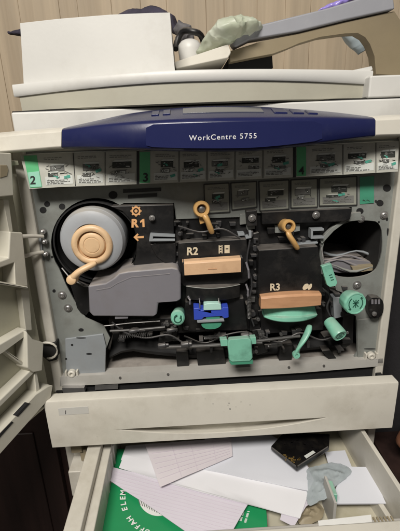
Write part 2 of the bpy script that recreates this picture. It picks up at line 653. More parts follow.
part(MB().loft(top_patch(183, 268, .35, .85, .0012)), 'display', 'screen', panel, bevel=.0006)
for xa, xb in ((278, 292), (297, 309), (313, 323)):
    part(MB().loft(top_patch(xa, xb, .3, .8, .0018, 4)), 'button', 'bluelab', panel, bevel=.0015)
for xa, xb in ((150, 158), (162, 170)):
    part(MB().loft(top_patch(xa, xb, .35, .75, .002, 4)), 'button', 'bluelab', panel, bevel=.001)

# shell band behind the header, seam and recess, scanner lid
b = MB()
b.box(XL+.004, XR+.002, .0, .62, 1.0, 1.037)
scan = part(b, 'scanner_body', 'shell2', bevel=.003)
b = MB()
zz = 1.0375
LIPT = [(14, 84.5), (60, 79.5), (110, 74.5), (160, 70.8), (210, 69.2), (260, 68.8), (310, 69.2), (345, 69.8), (373, 70.5)]
LIPB = [(16, 96.5), (60, 91), (110, 86), (160, 82.3), (210, 80.5), (260, 80), (310, 81.2), (345, 82.8), (373, 84.5)]


def lipY(px):
    t = (px-200)/185
    return .03-.05*(1-t*t)


rows = []
for i in range(31):
    px = 19+(369-19)*i/30
    Y = lipY(px)
    a = at(px, lerp_curve(LIPB, px), Y+.003)
    rows.append([Vector((a.x, .5, zz+.0012)), Vector((a.x, Y+.011, zz+.0012)), Vector((a.x, Y+.006, zz+.003)), Vector((a.x, Y+.0045, a.z+.004)), Vector((a.x, .5, a.z+.004))])
b = MB().loft(rows)
part(b, 'recess_back', 'recess', scan, ang=50)
b = MB()
b.box(at(369, 90, .002).x, XR+.06, .002, .60, zz+.0012, at(384, 75, .002).z)
part(b, 'corner_block', 'shell2', scan, bevel=.003)
b = MB().box(XL+.002, .36, .012, .60, zz-.0022, zz+.0016)
part(b, 'seam', 'blackm', scan)
rows = []
for i in range(41):
    px = 14+(372-14)*i/40
    Y = lipY(px)
    a, c = at(px, lerp_curve(LIPB, px), Y), at(px, lerp_curve(LIPT, px), Y)
    rows.append([Vector((a.x, .55, a.z)), Vector((a.x, Y+.002, a.z)), Vector((a.x, Y, a.z+.003)), Vector((a.x, Y, c.z-.002)), Vector((a.x, Y+.0015, c.z)), Vector((a.x, .55, c.z))])
lid = part(MB().loft(rows), 'scanner_lid', 'shell2', ang=50)
# lifted corner tab at the lid's right end
b = MB().prism([(353, 70), (372, 66), (373, 69.5), (366, 73), (354, 71.5)], .03, .06)
part(b, 'corner_tab', 'shell2', lid, bevel=.001)

# ---- document feeder on the lid
b = MB()
f = [(20, 23), (60, 18.5), (110, 14.5), (150, 12.8), (170, 12.4), (172, 40), (175, 71), (150, 74), (100, 78), (24, 90)]
b.prism(f, .045, .42)
feeder = part(b, 'document_feeder', 'shell2', bevel=.0035)
b = MB().prism([(174, 62), (228, 44), (231, 53), (228, 58), (176, 69)], .10, .36)
part(b, 'feeder_step', 'shell', feeder, bevel=.002)
# sloping input tray: slate top, underside darkened for shade, right end panel
b = MB()
b.prism([(231, 41), (250, 27), (290, 17), (325, 8.5), (350, 1), (393, -12), (395, 9), (345, 20), (300, 31), (250, 39.5), (235, 47)], .12, .155)
part(b, 'input_tray', 'greytop', feeder, bevel=.003)
b = MB()
b.prism([(230, 51), (262, 41), (300, 33.2), (345, 22.2), (394.5, 11), (410, 35), (410, 76), (376, 74), (374.5, 56), (370, 44), (365, 37), (358, 33), (345, 33.5), (320, 37), (300, 43), (286, 49), (274, 53.5), (255, 57), (230, 62)], .126, .152)
part(b, 'tray_support', 'olived', feeder, bevel=.004)
b = MB().prism([(228, 59), (272, 54), (273, 68), (229, 68)], .16, .38)
part(b, 'output_slot', 'blackm', feeder)

# ---- instruction strip under the header
YS = -.030
STT = [(20, 155), (60, 153), (130, 151), (200, 150), (300, 146), (399, 141)]
STB = [(29, 189), (60, 187), (130, 184.5), (200, 181.5), (300, 177), (399, 171.5)]
top = [(x, lerp_curve(STT, x)) for x in (20, 60, 110, 160, 200, 250, 300, 350, 399)]
bot = [(x, lerp_curve(STB, x)) for x in (398, 350, 300, 250, 200, 160, 110, 60, 29)]
strip = part(MB().prism(top+bot, YS, -.0005), 'instruction_strip', 'strip', bevel=.001)


def cell_quad(xa, xb, i0=1.5, i1=1.5):
    # the strip leans a little: lower edge shifts right at the left end
    def sh(x): return max(0, (100-x)/80)*7
    return [(xa, lerp_curve(STT, xa)+i0), (xb, lerp_curve(STT, xb)+i0), (xb+sh(xb), lerp_curve(STB, xb+sh(xb))-i1), (xa+sh(xa), lerp_curve(STB, xa+sh(xa))-i1)]


def flat(mb, pts, Y, th=.0004):
    return mb.prism(pts, Y-th, Y+.0001)


def inq(q, u, v):
    (ax, ay), (bx, by), (cx, cy), (dx, dy) = q
    x0, y0 = ax+(bx-ax)*u, ay+(by-ay)*u
    x1, y1 = dx+(cx-dx)*u, dy+(cy-dy)*u
    return (x0+(x1-x0)*v, y0+(y1-y0)*v)


def stroke(p, q, wd):
    dx, dy = q[0]-p[0], q[1]-p[1]
    l = math.hypot(dx, dy) or 1
    nx, ny = -dy/l*wd/2, dx/l*wd/2
    return [(p[0]+nx, p[1]+ny), (q[0]+nx, q[1]+ny), (q[0]-nx, q[1]-ny), (p[0]-nx, p[1]-ny)]


def blob(cx, cy, r, ry, n=9):
    ph = random.random()*6
    return [(cx+r*(.7+.5*random.random())*math.cos(ph+2*math.pi*k/n), cy+ry*(.7+.5*random.random())*math.sin(ph+2*math.pi*k/n)) for k in range(n)]


def diagram(q, Y, parent, rich=1.0, tealy=.5, field=3):
    """small printed drawing of machine units with caption lines in one cell"""
    b = MB()
    lay = [0]
    U = random.uniform

    def put(pts, mi):
        lay[0] += 1
        b.mi = mi
        b.prism(pts, Y-.0003-.000012*lay[0], Y+.0001)

    def qd(pts, mi):
        put([inq(q, u, v) for u, v in pts], mi)

    def ln(p, e, wd, mi):
        put(stroke(inq(q, *p), inq(q, *e), wd), mi)

    def words(u0, u1, v, mi=1):
        u = u0
        while u < u1:
            l = min(U(.05, .16), u1-u)
            if l > .03: ln((u, v), (u+l, v-.004), .55, mi)
            u += l+.03
    for k in range(2): words(.1, U(.55, .9), .09+.055*k)
    qd([(.04, .70), (.96, .68), (.96, .96), (.04, .96)], field)

    def unit(cu, cv, w_, h_, mi):
        sk = U(-.08, .1)
        d = h_*.35
        qd([(cu-w_/2, cv-h_/2), (cu+w_/2, cv-h_/2+sk*h_), (cu+w_/2, cv+h_/2+sk*h_), (cu-w_/2, cv+h_/2)], mi)
        qd([(cu-w_/2, cv-h_/2), (cu+w_/2, cv-h_/2+sk*h_), (cu+w_/2+.06, cv-h_/2-d+sk*h_), (cu-w_/2+.08, cv-h_/2-d)], 3 if mi != 3 else 1)
        for (a, e) in (((-.5, -.5), (.5, -.5)), ((-.5, .5), (.5, .5)), ((-.5, -.5), (-.5, .5)), ((.5, -.5), (.5, .5))):
            ln((cu+a[0]*w_, cv+a[1]*h_), (cu+e[0]*w_, cv+e[1]*h_), .4, 0)
        for k in range(int(5*rich)):
            u, v = cu+U(-.4, .3)*w_, cv+U(-.4, .4)*h_
            ln((u, v), (u+U(.06, .3)*w_, v+U(-.12, .12)*h_), U(.3, .75), random.choice((0, 0, 0, 1, 3)))
        for k in range(2):
            u, v, r = cu+U(-.4, .4)*w_, cv+U(-.3, .3)*h_, U(.7, 1.6)
            c_ = inq(q, u, v)
            put([(c_[0]+r*math.cos(t*.6), c_[1]+r*math.sin(t*.6)) for t in range(10)], random.choice((0, 0, 1)))
            put([(c_[0]+r*.55*math.cos(t*.8), c_[1]+r*.55*math.sin(t*.8)) for t in range(8)], random.choice((1, 3)))
    unit(U(.42, .56), U(.38, .45), U(.42, .66), U(.16, .24), random.choice((0, 0, 1)))
    unit(U(.26, .7), U(.62, .7), U(.24, .42), U(.08, .13), random.choice((0, 1, 3)))
    # lever, hand and arrow picked out in green
    if random.random() < tealy+.25:
        u, v = U(.3, .7), U(.42, .8)
        qd([(u, v), (u+.2, v-.05), (u+.22, v+.04), (u+.03, v+.09)], 2)
        u, v = U(.15, .7), U(.35, .85)
        ln((u, v), (u+.13, v+.05), .8, 2)
        qd([(u+.12, v), (u+.2, v+.08), (u+.1, v+.1)], 2)
    for k in range(int(7*rich)):
        u, v = U(.08, .8), U(.3, .88)
        ln((u, v), (u+U(.03, .16), v+U(-.08, .08)), U(.25, .55), random.choice((0, 1, 1)))
    for k in range(3): words(.08, U(.5, .92), .82+.05*k)
    return b.build('diagram', [M['inkd'], M['inkg'], M['inkt'], M['inkw']], parent, smooth=False)


cells = [(40, 72), (74.5, 104), (106.5, 136), (153, 178), (180, 206), (208, 234), (236, 262), (264, 292), (309, 342), (344, 375), (377, 398.5)]
for i, (xa, xb) in enumerate(cells):
    diagram(cell_quad(xa, xb), YS, strip, 2.0, .75 if i in (1, 5, 7, 9, 10) else .5)
b = MB()
for xa in (73, 105, 179, 207, 235, 263, 343, 376):
    flat(b, cell_quad(xa-.35, xa+.35, .5, .5), YS-.0002)
for xa, xb in ((136.6, 139.2), (293, 296)):
    flat(b, cell_quad(xa, xb, 0, 0), YS-.0002)
part(b, 'divider', 'ink', strip, smooth=False)
for (xa, xb, dg, cx, cy, s_) in ((23.5, 36.5, '2', 32.8, 180.5, 11.5), (139.6, 150, '3', 145.6, 177.8, 12), (296.6, 306, '4', 301.6, 171, 11)):
    q = cell_quad(xa, xb, 1, 1)
    b = MB()
    flat(b, q, YS-.0002)
    lb = part(b, 'section_label', 'green', strip, smooth=False)
    if dg == '2':
        b = MB()
        flat(b, [inq(q, .03, .52), inq(q, .97, .5), inq(q, .97, .98), inq(q, .03, .98)], YS-.0007)
        part(b, 'lit_half', 'mint', lb, smooth=False)  # paler green paints the lit lower half of the label
    b = MB()
    b.text(dg, lambda u, v, w_: at(cx+u, cy-v-u*.04, YS-.0014-w_), s_, .0002, .02)
    part(b, 'lettering', 'ink', lb, smooth=False)

# second row of small cards on the plate
cards = [((204, 184.5), (229, 183), (230, 212), (205, 213.5)), ((231, 183), (256.5, 181.5), (257, 207), (232, 210)), ((259, 181.5), (289, 180), (289, 209), (260, 211)),
         ((291, 180), (317.5, 178.6), (317.5, 207), (291, 208)), ((319.5, 178.5), (357, 176.5), (357, 205), (319.5, 206))]
for i, q in enumerate(cards):
    b = MB()
    flat(b, list(q), -.0004, .0008)
    cd_ = part(b, 'instruction_card', 'card', plate, smooth=False)
    qi = [inq(q, .05, .05), inq(q, .95, .05), inq(q, .95, .95), inq(q, .05, .95)]
    diagram(qi, -.0014, cd_, 1.3, .15 if i < 4 else .5, 1)
    b = MB()
    for (u0, v0, u1, v1) in ((0, 0, 0, 1), (1, 0, 1, 1), (0, 1, 1, 1), (0, 0, 1, 0)):
        b.prism(stroke(inq(q, u0, v0), inq(q, u1, v1), 1.0), -.0021, -.0005)
    part(b, 'border', 'ink', cd_, smooth=False)
b = MB()
flat(b, [(360, 177), (374, 176), (374, 203), (360, 204)], -.0004, .0008)
gl = part(b, 'section_label', 'teald', plate, smooth=False)  # deeper green puts the label's shade into its colour
b = MB()
for k in range(6):
    x_ = 363+k*1.3
    b.prism(stroke((x_, 201), (x_+.5, 199.6+(k % 3)*.7), .8), -.0016, -.0008)
b.prism(arc(376, 201, 1.1, 0, 330, 8), -.0016, -.0008)
part(b, 'diagram', 'ink', gl, smooth=False)
b = MB()
flat(b, [(123, 189.5), (161, 187.5), (161, 191), (123, 193)], -.0004, .0008)
flat(b, [(128, 195), (157, 193), (157, 196.5), (128, 198.3)], -.0004, .0008)
part(b, 'warning_label', 'ink', plate, smooth=False)

# ---- toner wheel
C0 = at(92, 241, -.02)
wx, wz = C0.x, C0.z
cc = at(96, 243, 0)
b = MB().lathe((cc.x+.002, 0.0, cc.z), (0, 1, 0), [(.069, -.006), (.0715, -.006), (.0715, .12), (0, .12), (0, .115), (.064, .115), (.067, .0)], 56, caps=False)
hous = part(b, 'toner_housing', 'blackm')
b = MB().lathe((wx, 0, wz), (0, -1, 0), [(.0, -.08), (.050, -.08), (.0535, -.02), (.0545, .004), (.0535, .012), (.0527, .0128), (.0527, .0138), (.0531, .0145), (.050, .0215), (.045, .0245), (.034, .026), (.030, .026), (.028, .01), (0, .01)], 64)
wheel = part(b, 'toner_wheel', 'wheel')
b = MB().lathe((wx+.001, 0, wz-.005), (0, -1, 0), [(.0335, .022), (.0335, .0275), (.032, .030), (.029, .0315), (.026, .0315), (.0235, .030), (.0228, .0215), (.0222, .0205),
                                           (.0215, .0215), (.0205, .0275), (.019, .0288), (.014, .0292), (.0135, .0284), (.0125, .0284), (.0118, .0292), (0, .0294)], 64)
part(b, 'hub', 'tan', wheel, ang=45)
pts = [at(97, 262, -.036), at(90, 266, -.042), at(83, 269, -.046), at(77, 273, -.048), at(73, 278, -.046), at(71, 282, -.043)]
b = MB().tube(pts, [.006, .0068, .0068, .0072, .0084, .0062], 14, .8)
part(b, 'crank_handle', 'tan', wheel, ang=70, sub=1)
c = at(72, 279.5, -.046)
b = MB().lathe(c, (0, -1, .2), [(0, -.012), (.0075, -.012), (.0085, 0), (.0075, .006), (.004, .008), (0, .008)], 20)
part(b, 'grip_knob', 'tan', wheel)
# black shapes under the wheel
b = MB()
b.prism(smooth_poly([(66, 272), (82, 284), (98, 288), (126, 280), (136, 262), (140, 274), (120, 280), (90, 296), (89, 316), (78, 312), (74, 296)], 1), -.004, .09)
part(b, 'toner_chute', 'black', hous, bevel=.002)
b = MB()
b.tube([at(62, 268, -.004), at(70, 278, -.012), at(84, 286, -.014), at(100, 287, -.014), at(116, 282, -.012), at(128, 272, -.008)], .0016, 8)
part(b, 'wire_edge', 'steeld', hous)

# ---- R1 cover
b = MB().prism([(109, 206), (173.5, 204.5), (175, 268), (150, 272), (132, 272), (136, 255), (137, 240), (132, 222), (122, 211)], -.010, .08)
r1 = part(b, 'drum_cover', 'black', bevel=.0015)


def plain(cx, cy, Y, slope=-.04):
    def f(u, v, w_):
        return at(cx+u-v*slope*.5, cy-v+u*slope, Y-w_)
    return f


b = MB().text('R', plain(134.6, 223.6, -.0103), 11.2, .0003, .045)
b.prism([(140, 221.2), (142.6, 219), (144.3, 218.9), (144.6, 227), (142.5, 227.1), (142.3, 221.8), (140.3, 223)], -.0106, -.0098)
part(b, 'lettering', 'orange', r1, smooth=False)
b = MB()
ro, ri = arc(136, 211, 4.6, 0, 345, 24), arc(136, 211, 2.9, 0, 345, 24)
b.prism(ro, -.0106, -.0098, [ri])
b.prism(arc(136, 211, 1.6, 0, 330, 12), -.0106, -.0098)
for k in range(8):
    a = k*math.pi/4
    b.prism(stroke((136+4.4*math.cos(a), 211+4.4*math.sin(a)), (136+5.6*math.cos(a), 211+5.6*math.sin(a)), 1.1), -.0106, -.0098)
part(b, 'rotation_mark', 'orange', r1, smooth=False)
b = MB()
b.prism([(133.5, 237.2), (137.5, 233.4), (138.6, 234.6), (136.8, 236.4), (143.8, 236), (143.8, 238), (136.9, 238.3), (138.8, 240.2), (137.7, 241.3)], -.0106, -.0098)
part(b, 'arrow_mark', 'orange', r1, smooth=False)
b = MB()
b.prism([(150, 234), (175, 235.3), (175, 237.2), (153, 236.5), (153, 239), (175, 239), (175, 241.2), (149, 241.5)], -.02, -.01)
part(b, 'guide_rail', 'plate2', r1, bevel=.0006)
b = MB().prism([(150, 245), (160, 242), (176, 243), (176, 268), (166, 264), (156, 256)], -.014, -.01)
part(b, 'ridge', 'black', r1, bevel=.0015)

# ---- mauve waste box
mv = [(88, 286), (106, 283), (113, 279), (119, 273.5), (128, 271.5), (172, 267.5), (178, 269), (181, 275), (181, 299.5), (178, 301.5), (158.5, 303), (157, 314.5), (153, 317), (93, 316.5), (89, 312)]
b = MB().prism(mv, -.040, .04)
wastebox = part(b, 'waste_toner_box', 'mauve', bevel=.0035, seg=3)
b = MB().prism([(115, 316.5), (128, 316), (128, 318.5), (115, 319)], -.036, -.02)
part(b, 'catch_tab', 'mauve', wastebox, bevel=.0005)
b = MB().prism([(96, 290), (110, 287.5), (117, 283), (131, 277), (170, 273.5), (170, 274.3), (131, 277.9), (117, 284), (110, 288.5), (96, 291)], -.0405, -.0395)
part(b, 'mould_line', 'mauve', wastebox, bevel=.0002)

# ---- black mid blocks behind R2/R3 (upper bar, lever mounts)
b = MB()
b.prism([(176, 219), (206, 217.6), (239, 216.5), (240, 226), (252, 227), (256, 262), (250, 330), (178, 333), (176, 300)], .004, .2)
back2 = part(b, 'fuser_frame', 'black', bevel=.002)
b = MB().prism([(256, 214), (300, 212.5), (352, 208.5), (351, 219), (338, 225), (322, 240), (320, 260), (330, 290), (330, 326), (262, 330), (252, 268)], .006, .2)
back3 = part(b, 'transfer_frame', 'black', bevel=.002)
b = MB().prism([(262, 212.6), (352, 208.6), (350.5, 218.8), (344, 221.6), (262, 224.5)], -.012, .004)
part(b, 'upper_bar', 'black', back3, bevel=.0015)
for q in ([(240, 214), (254, 213), (255, 229), (247, 230), (246, 224), (240, 225)], [(275, 225), (300, 224), (300, 231), (290, 233), (275, 233)]):
    part(MB().prism(q, -.004, .005), 'mount_plate', 'plate', back3, bevel=.0008)
b = MB()
b.prism([(246, 211), (257, 210), (257.5, 226), (247, 226.5)], -.014, 0)
part(b, 'sensor_block', 'black', back3, bevel=.0015)
for q in ([(238, 233.5), (244.5, 233), (244.8, 235.5), (238.4, 236)], [(249, 231), (251.5, 231), (251.5, 238), (246, 239), (245.5, 237.3), (249, 236.5)],
          [(311, 229), (324, 228.5), (324, 230.5), (313, 231), (313, 237), (324, 236.5), (324, 238.5), (311, 239)], [(258, 247.5), (282, 246), (282, 247.4), (258, 249)],
          [(292, 244.5), (318, 242), (318, 243.5), (292, 246)]):
    part(MB().prism(q, -.012, .004), 'contact_clip', 'plate2', back3, bevel=.0004)
# bright diagonal frame web beside the upper right cavity
b = MB().prism([(352, 213), (361, 212), (362, 220), (347, 221.5), (334, 231), (322, 244), (320, 240), (333, 227), (345, 219)], -.005, .004)
part(b, 'frame_web', 'plate', plate, bevel=.0008)


# ---- release levers
def lever(cx, cy, r, arm, back):
    c = at(cx, cy, -.03)
    k = .00155
    b = MB().lathe(c, (0.05, -1, .12), [(r*k*.9, -.03), (r*k*.95, -.004), (r*k, 0), (r*k*.98, .006), (r*k*.86, .0085), (r*k*.62, .0085), (r*k*.52, .006), (r*k*.5, -.004), (0, -.004)], 30)
    o = part(b, 'release_lever', 'yellow', back)
    b = MB().tube([at(x, y, Y) for x, y, Y in arm], [.0080, .0072, .0064, .0057, .0048], 12, .7)
    part(b, 'lever_arm', 'yellow', o, ang=70, sub=1)
    b = MB().lathe(c, (0.05, -1, .12), [(r*k*.42, -.004), (r*k*.42, .002), (r*k*.2, .0035), (0, .0035)], 18)
    part(b, 'pivot', 'steeld', o)
    return o


lever(201.5, 209, 8.6, [(203.5, 214, -.036), (207, 219, -.039), (209, 225, -.04), (211, 230, -.039), (212.5, 234, -.036)], back2)
b = MB().prism([(198.5, 216), (204, 216), (205, 223), (200, 224.5)], -.03, -.012)
part(b, 'lever_stop', 'yellow', back2, bevel=.001)
lever(288, 226, 7.2, [(288, 231, -.036), (289, 236, -.039), (293, 241, -.04), (296, 246, -.039), (298, 249.5, -.036)], back3)

# ---- R2 module
b = MB()
b.prism([(178, 243), (247, 239), (249, 262), (250, 279), (244, 284), (184, 287), (178, 282)], -.020, .15)
r2 = part(b, 'fuser_module', 'black', bevel=.003)
b = MB().text('R2', plain(192.3, 251.6, -.0203), 10.6, .0003, .03)
part(b, 'lettering', 'cream', r2, smooth=False)
b = MB()
for k in range(3):
    b.prism(stroke((219.5+k*.0, 246.5+k*2.6), (222.4, 246.3+k*2.6), 1.3), -.0206, -.0198)
b.prism([(218.7, 245.5), (219.8, 245.5), (219.8, 253.5), (218.7, 253.5)], -.0206, -.0198)
b.prism([(221.6, 245.4), (222.6, 245.4), (222.6, 253.3), (221.6, 253.3)], -.0206, -.0198)
b.prism([(224.5, 245.2), (229.6, 245), (229.6, 253), (224.5, 253.2)], -.0206, -.0198, [[(225.6, 248.4), (228.4, 248.3), (228.4, 249.4), (225.6, 249.5)]])
part(b, 'symbol', 'cream', r2, smooth=False)
# handle bar with a slight bow
rows = []
for i in range(13):
    px = 183+(241.3-183)*i/12
    t = (i/12-.5)*2
    Y = -.043+.006*t*t
    yt = 262.3-(px-183)*.068
    yb = 276-(px-183)*.06
    a, c = at(px, yb, Y), at(px, yt, Y)
    rows.append([Vector((a.x, Y+.018, a.z)), Vector((a.x, Y+.001, a.z)), Vector((a.x, Y, a.z+.001)), Vector((a.x, Y-.0005, c.z-.003)), Vector((a.x, Y+.003, c.z)), Vector((a.x, Y+.018, c.z))])
r2h = part(MB().loft(rows), 'pull_handle', 'peach', r2, ang=50, bevel=.0006)
b = MB().prism(stroke((208, 269.3), (217, 268.8), .5), -.0438, -.0425)
part(b, 'mould_mark', 'copper', r2h, smooth=False)
for q in ([(182, 263), (184, 262), (184.5, 276), (182.5, 276.5)], [(241, 258), (243, 258), (243, 272.5), (241, 272.5)]):
    part(MB().prism(q, -.038, -.02), 'handle_mount', 'black', r2, bevel=.0006)
# scooped grip with a highlight drawn along its edge, lower skirt
b = MB()
rows = []
for i in range(15):
    px = 186+(240-186)*i/14
    t = (i/14-.5)*2
    Y = -.034+.012*t*t
    ym = 288.5-3*t*t-(px-186)*.03
    c, a = at(px, ym, Y), at(px, ym+13, Y+.006)
    rows.append([Vector((c.x, .01, c.z+.004)), Vector((c.x, Y+.006, c.z)), Vector((c.x, Y, c.z-.001)), Vector((a.x, Y+.004, a.z)), Vector((a.x, .01, a.z))])
scoop = part(MB().loft(rows), 'grip_scoop', 'black', r2, ang=50, bevel=.0015)
b = MB()
b.tube([Vector((r[2].x, r[2].y-.0003, r[2].z)) for r in rows], .0008, 6)
part(b, 'edge_highlight', 'plate', r2)  # grey line painting the highlight on the scoop's edge
b = MB().prism([(185, 302), (244, 298), (248, 330), (182, 332)], -.012, .06)
part(b, 'lower_skirt', 'black', r2, bevel=.002)
for (x0, y0, x1, y1) in ((246, 262, 249, 278), (246, 284, 248, 296), (188, 296, 190, 304)):
    b = MB().tube([at(x0, y0, -.025), at((x0+x1)/2+1, (y0+y1)/2, -.028), at(x1, y1, -.025)], .0018, 6)
    part(b, 'cable_clip', 'mauve', r2)
# blue latch
b = MB()
b.prism([(193.5, 308.5), (199, 308), (201, 310.3), (221, 309.5), (223, 307.5), (228.5, 307.5), (228.8, 317.5), (224, 318.5), (222, 316.4), (204, 317.4), (202, 319.6), (194, 320)], -.036, -.012)
lat = part(b, 'blue_latch', 'royal', r2, bevel=.0012)
b = MB()
b.prism([(204, 304.5), (208, 303.5), (217, 303.2), (221, 304.5), (221.5, 309.7), (203.5, 310.3)], -.038, -.012)
part(b, 'latch_top', 'tealp', lat, bevel=.0015)
b = MB().prism([(206, 316.5), (220, 316), (220, 321), (206, 322)], -.034, -.012)
part(b, 'latch_centre', 'teald', lat, bevel=.001)
b = MB().prism([(197, 321), (224, 319.5), (224.5, 321.5), (197.5, 323)], -.038, -.012)
part(b, 'latch_bar', 'plate2', lat, bevel=.0005)
b = MB().prism(smooth_poly([(201, 323.2), (222, 322), (221, 326), (216, 329), (207, 329.5), (202, 327)], 2), -.034, -.012)
part(b, 'latch_tongue', 'teald', lat, bevel=.001)
for x_ in (199.8, 219):
    b = MB().tube([at(x_, 309, -.034), at(x_, 303, -.034), at(x_-.4, 298, -.031)], .0011, 7)
    part(b, 'latch_pin', 'metal', lat)

# ---- green knobs and levers
k1 = at(177.8, 317, -.04)
b = MB().lathe(k1, (-.05, -1, .18), [(.010, -.035), (.0118, -.004), (.0122, 0), (.0118, .004), (.0095, .0065), (.004, .0072), (0, .0072)], 28)
for v in b.b.verts: v.co.z = k1.z+(v.co.z-k1.z)*1.16
kn = part(b, 'drum_knob', 'teal')
b = MB()
ro, ri = arc(177.8, 319.2, 4.2, 100, 400, 18), arc(177.8, 319.2, 3.0, 100, 400, 18)
b.prism(ro+ri[::-1], -.0484, -.044)
b.prism(stroke((181, 316), (180.2, 318.8), 1.3), -.0484, -.044)
part(b, 'turn_mark', 'tealprint', kn, smooth=False)


def knob(cx, cy, r, Yf, name, ax, ln, ribs):
    c = at(cx, cy, Yf)
    b = MB()
    a = Vector(ax).normalized()
    n_ = 48
    u = a.cross(Vector((0, 0, 1))).normalized()
    v = a.cross(u)
    rings = []
    for (rr, d) in ((.82, -ln), (.86, -ln*.95), (1.0, -ln*.25), (1.02, -ln*.1), (1.0, -.001), (.93, .0012), (.86, .0012), (.82, .0004), (.0001, .0004)):
        rings.append([c + a*d + (u*math.cos(2*math.pi*k/n_)+v*math.sin(2*math.pi*k/n_))*r*rr*(1-(.03*(k % 4 < 2) if ribs and rr > .94 or rr == .86 and ribs else 0)) for k in range(n_)])
    b.loft(rings)
    o = part(b, name, 'teal', ang=40)

    def face(uu, vv, w_):
        # vv up along v-like, uu right
        e1 = Vector((1, 0, 0)) - a*a.x
        e1.normalize()
        e2 = e1.cross(a)
        if e2.z < 0: e2 = -e2
        return c + a*(.0004+w_) + e1*uu + e2*vv
    return o, face


kb, face = knob(355.6, 303.6, .0195, -.062, 'jam_clear_knob', (.16, -1, .06), .024, True)


def strokes_on(face, segs, wd):
    b = MB()
    for (p, q) in segs:
        s_ = stroke(p, q, wd)
        b.poly([face(x_, y_, .0005) for x_, y_ in s_], [face(x_, y_, -.0003) for x_, y_ in s_])
    return b


segs = []
for sgn in (-1, 1):
    aa = [(sgn*.0125*math.cos(rad(t)), .0125*math.sin(rad(t))) for t in range(-50, 51, 20)]
    segs += list(zip(aa[:-1], aa[1:]))
segs += [((-.005, .006), (.005, -.006)), ((.005, .006), (-.005, -.006)), ((-.0055, 0.001), (.0055, 0.001)), ((0, .007), (0, -.007)), ((-.0125, -.008), (-.009, -.0105)), ((.0125, .008), (.009, .0105))]
part(strokes_on(face, segs, .0016), 'turn_mark', 'tealprint', kb, smooth=False)

ks, face = knob(340.0, 335.6, .0122, -.068, 'feed_knob', (.30, -1, -.42), .034, False)
segs = []
aa = [(.0068*math.cos(rad(t)), .0068*math.sin(rad(t))) for t in range(30, 331, 30)]
segs += list(zip(aa[:-1], aa[1:]))
segs += [((.006, .0035), (.0075, .0005)), ((-.003, .002), (.003, .002)), ((-.003, -.002), (.003, -.002))]
part(strokes_on(face, segs, .0012), 'turn_mark', 'tealprint', ks, smooth=False)
# shafts behind the knobs
b = MB().tube([at(347, 300, -.02), at(344, 298, .1)], .007, 14)
part(b, 'shaft', 'metal', kb)

# green tag on a pin
b = MB().prism([(321.5, 266.5), (331.5, 263.5), (334, 272), (337.6, 283), (336, 286), (329.5, 287), (327, 285), (324, 275)], -.055, -.047)
tg = part(b, 'green_pull_tab', 'teal', bevel=.0012)
b = MB()
for k in range(3):
    b.prism(stroke((329+k*1.0, 275.5+k*2.4), (332.2+k*.9, 274.6+k*2.4), .7), -.0556, -.0545)
part(b, 'mark', 'tealprint', tg, smooth=False)
b = MB().tube([at(325, 267, -.05), at(323, 258, -.045), at(321.5, 248, -.03), at(320, 244, 0)], .0014, 8)
part(b, 'pin', 'metal', tg)

# ---- R3 module
b = MB().prism([(258.5, 250), (284, 248.5), (318, 246), (321, 262), (323, 293), (258, 298)], -.028, .15)
r3 = part(b, 'transfer_module', 'black', bevel=.002)
b = MB().text('R3', plain(275, 287.4, -.0283), 9.6, .0003, .03)
part(b, 'lettering', 'cream', r3, smooth=False)
b = MB()
b.prism(smooth_poly([(302.5, 287.5), (305, 284), (308.5, 283.6), (308.8, 287), (306.5, 289.5), (303, 290)], 1), -.0286, -.0278)
b.prism(smooth_poly([(307.5, 289.5), (309.4, 284.5), (312, 283.4), (312, 287), (309.5, 290)], 1), -.0286, -.0278)
part(b, 'symbol', 'cream', r3, smooth=False)
rows = []
for i in range(13):
    px = 260.8+(321-260.8)*i/12
    t = (i/12-.5)*2
    Y = -.046+.004*t*t
    yt = 297.3-(px-260.8)*.055-.6*(1-t*t)
    yb = 309.2-(px-260.8)*.06+.8*(1-t*t)
    a, c = at(px, yb, Y), at(px, yt, Y)
    rows.append([Vector((a.x, Y+.02, a.z)), Vector((a.x, Y+.001, a.z)), Vector((a.x, Y, a.z+.001)), Vector((a.x, Y-.0005, c.z-.003)), Vector((a.x, Y+.003, c.z)), Vector((a.x, Y+.02, c.z))])
part(MB().loft(rows), 'pull_handle', 'copper', r3, ang=50, bevel=.0006)
# green curved handle below
rows = []
for i in range(17):
    px = 264+(316.5-264)*i/16
    t = (i/16-.5)*2
    Y = -.044+.018*t*t
    yt = 310.5-(px-264)*.035
    yb = 319-(px-264)*.012+5.2*(1-abs(t)**2.4) - 1.0
    a, c = at(px, yb, Y), at(px, yt, Y)
    m_ = at(px, yt+(yb-yt)*.5, Y+.007)
    rows.append([Vector((a.x, Y+.02, a.z)), Vector((a.x, Y+.002, a.z)), Vector((a.x, Y, a.z+.002)), Vector((m_.x, Y+.0005, m_.z)), Vector((m_.x, Y+.006, m_.z+.001)), Vector((c.x, Y+.010, c.z)), Vector((c.x, Y+.02, c.z))])
part(MB().loft(rows), 'lower_handle', 'teal', r3, ang=50, bevel=.0008)
b = MB().prism([(258, 311), (322, 308), (324, 330), (262, 334)], -.006, .1)
part(b, 'lower_block', 'black', r3, bevel=.002)

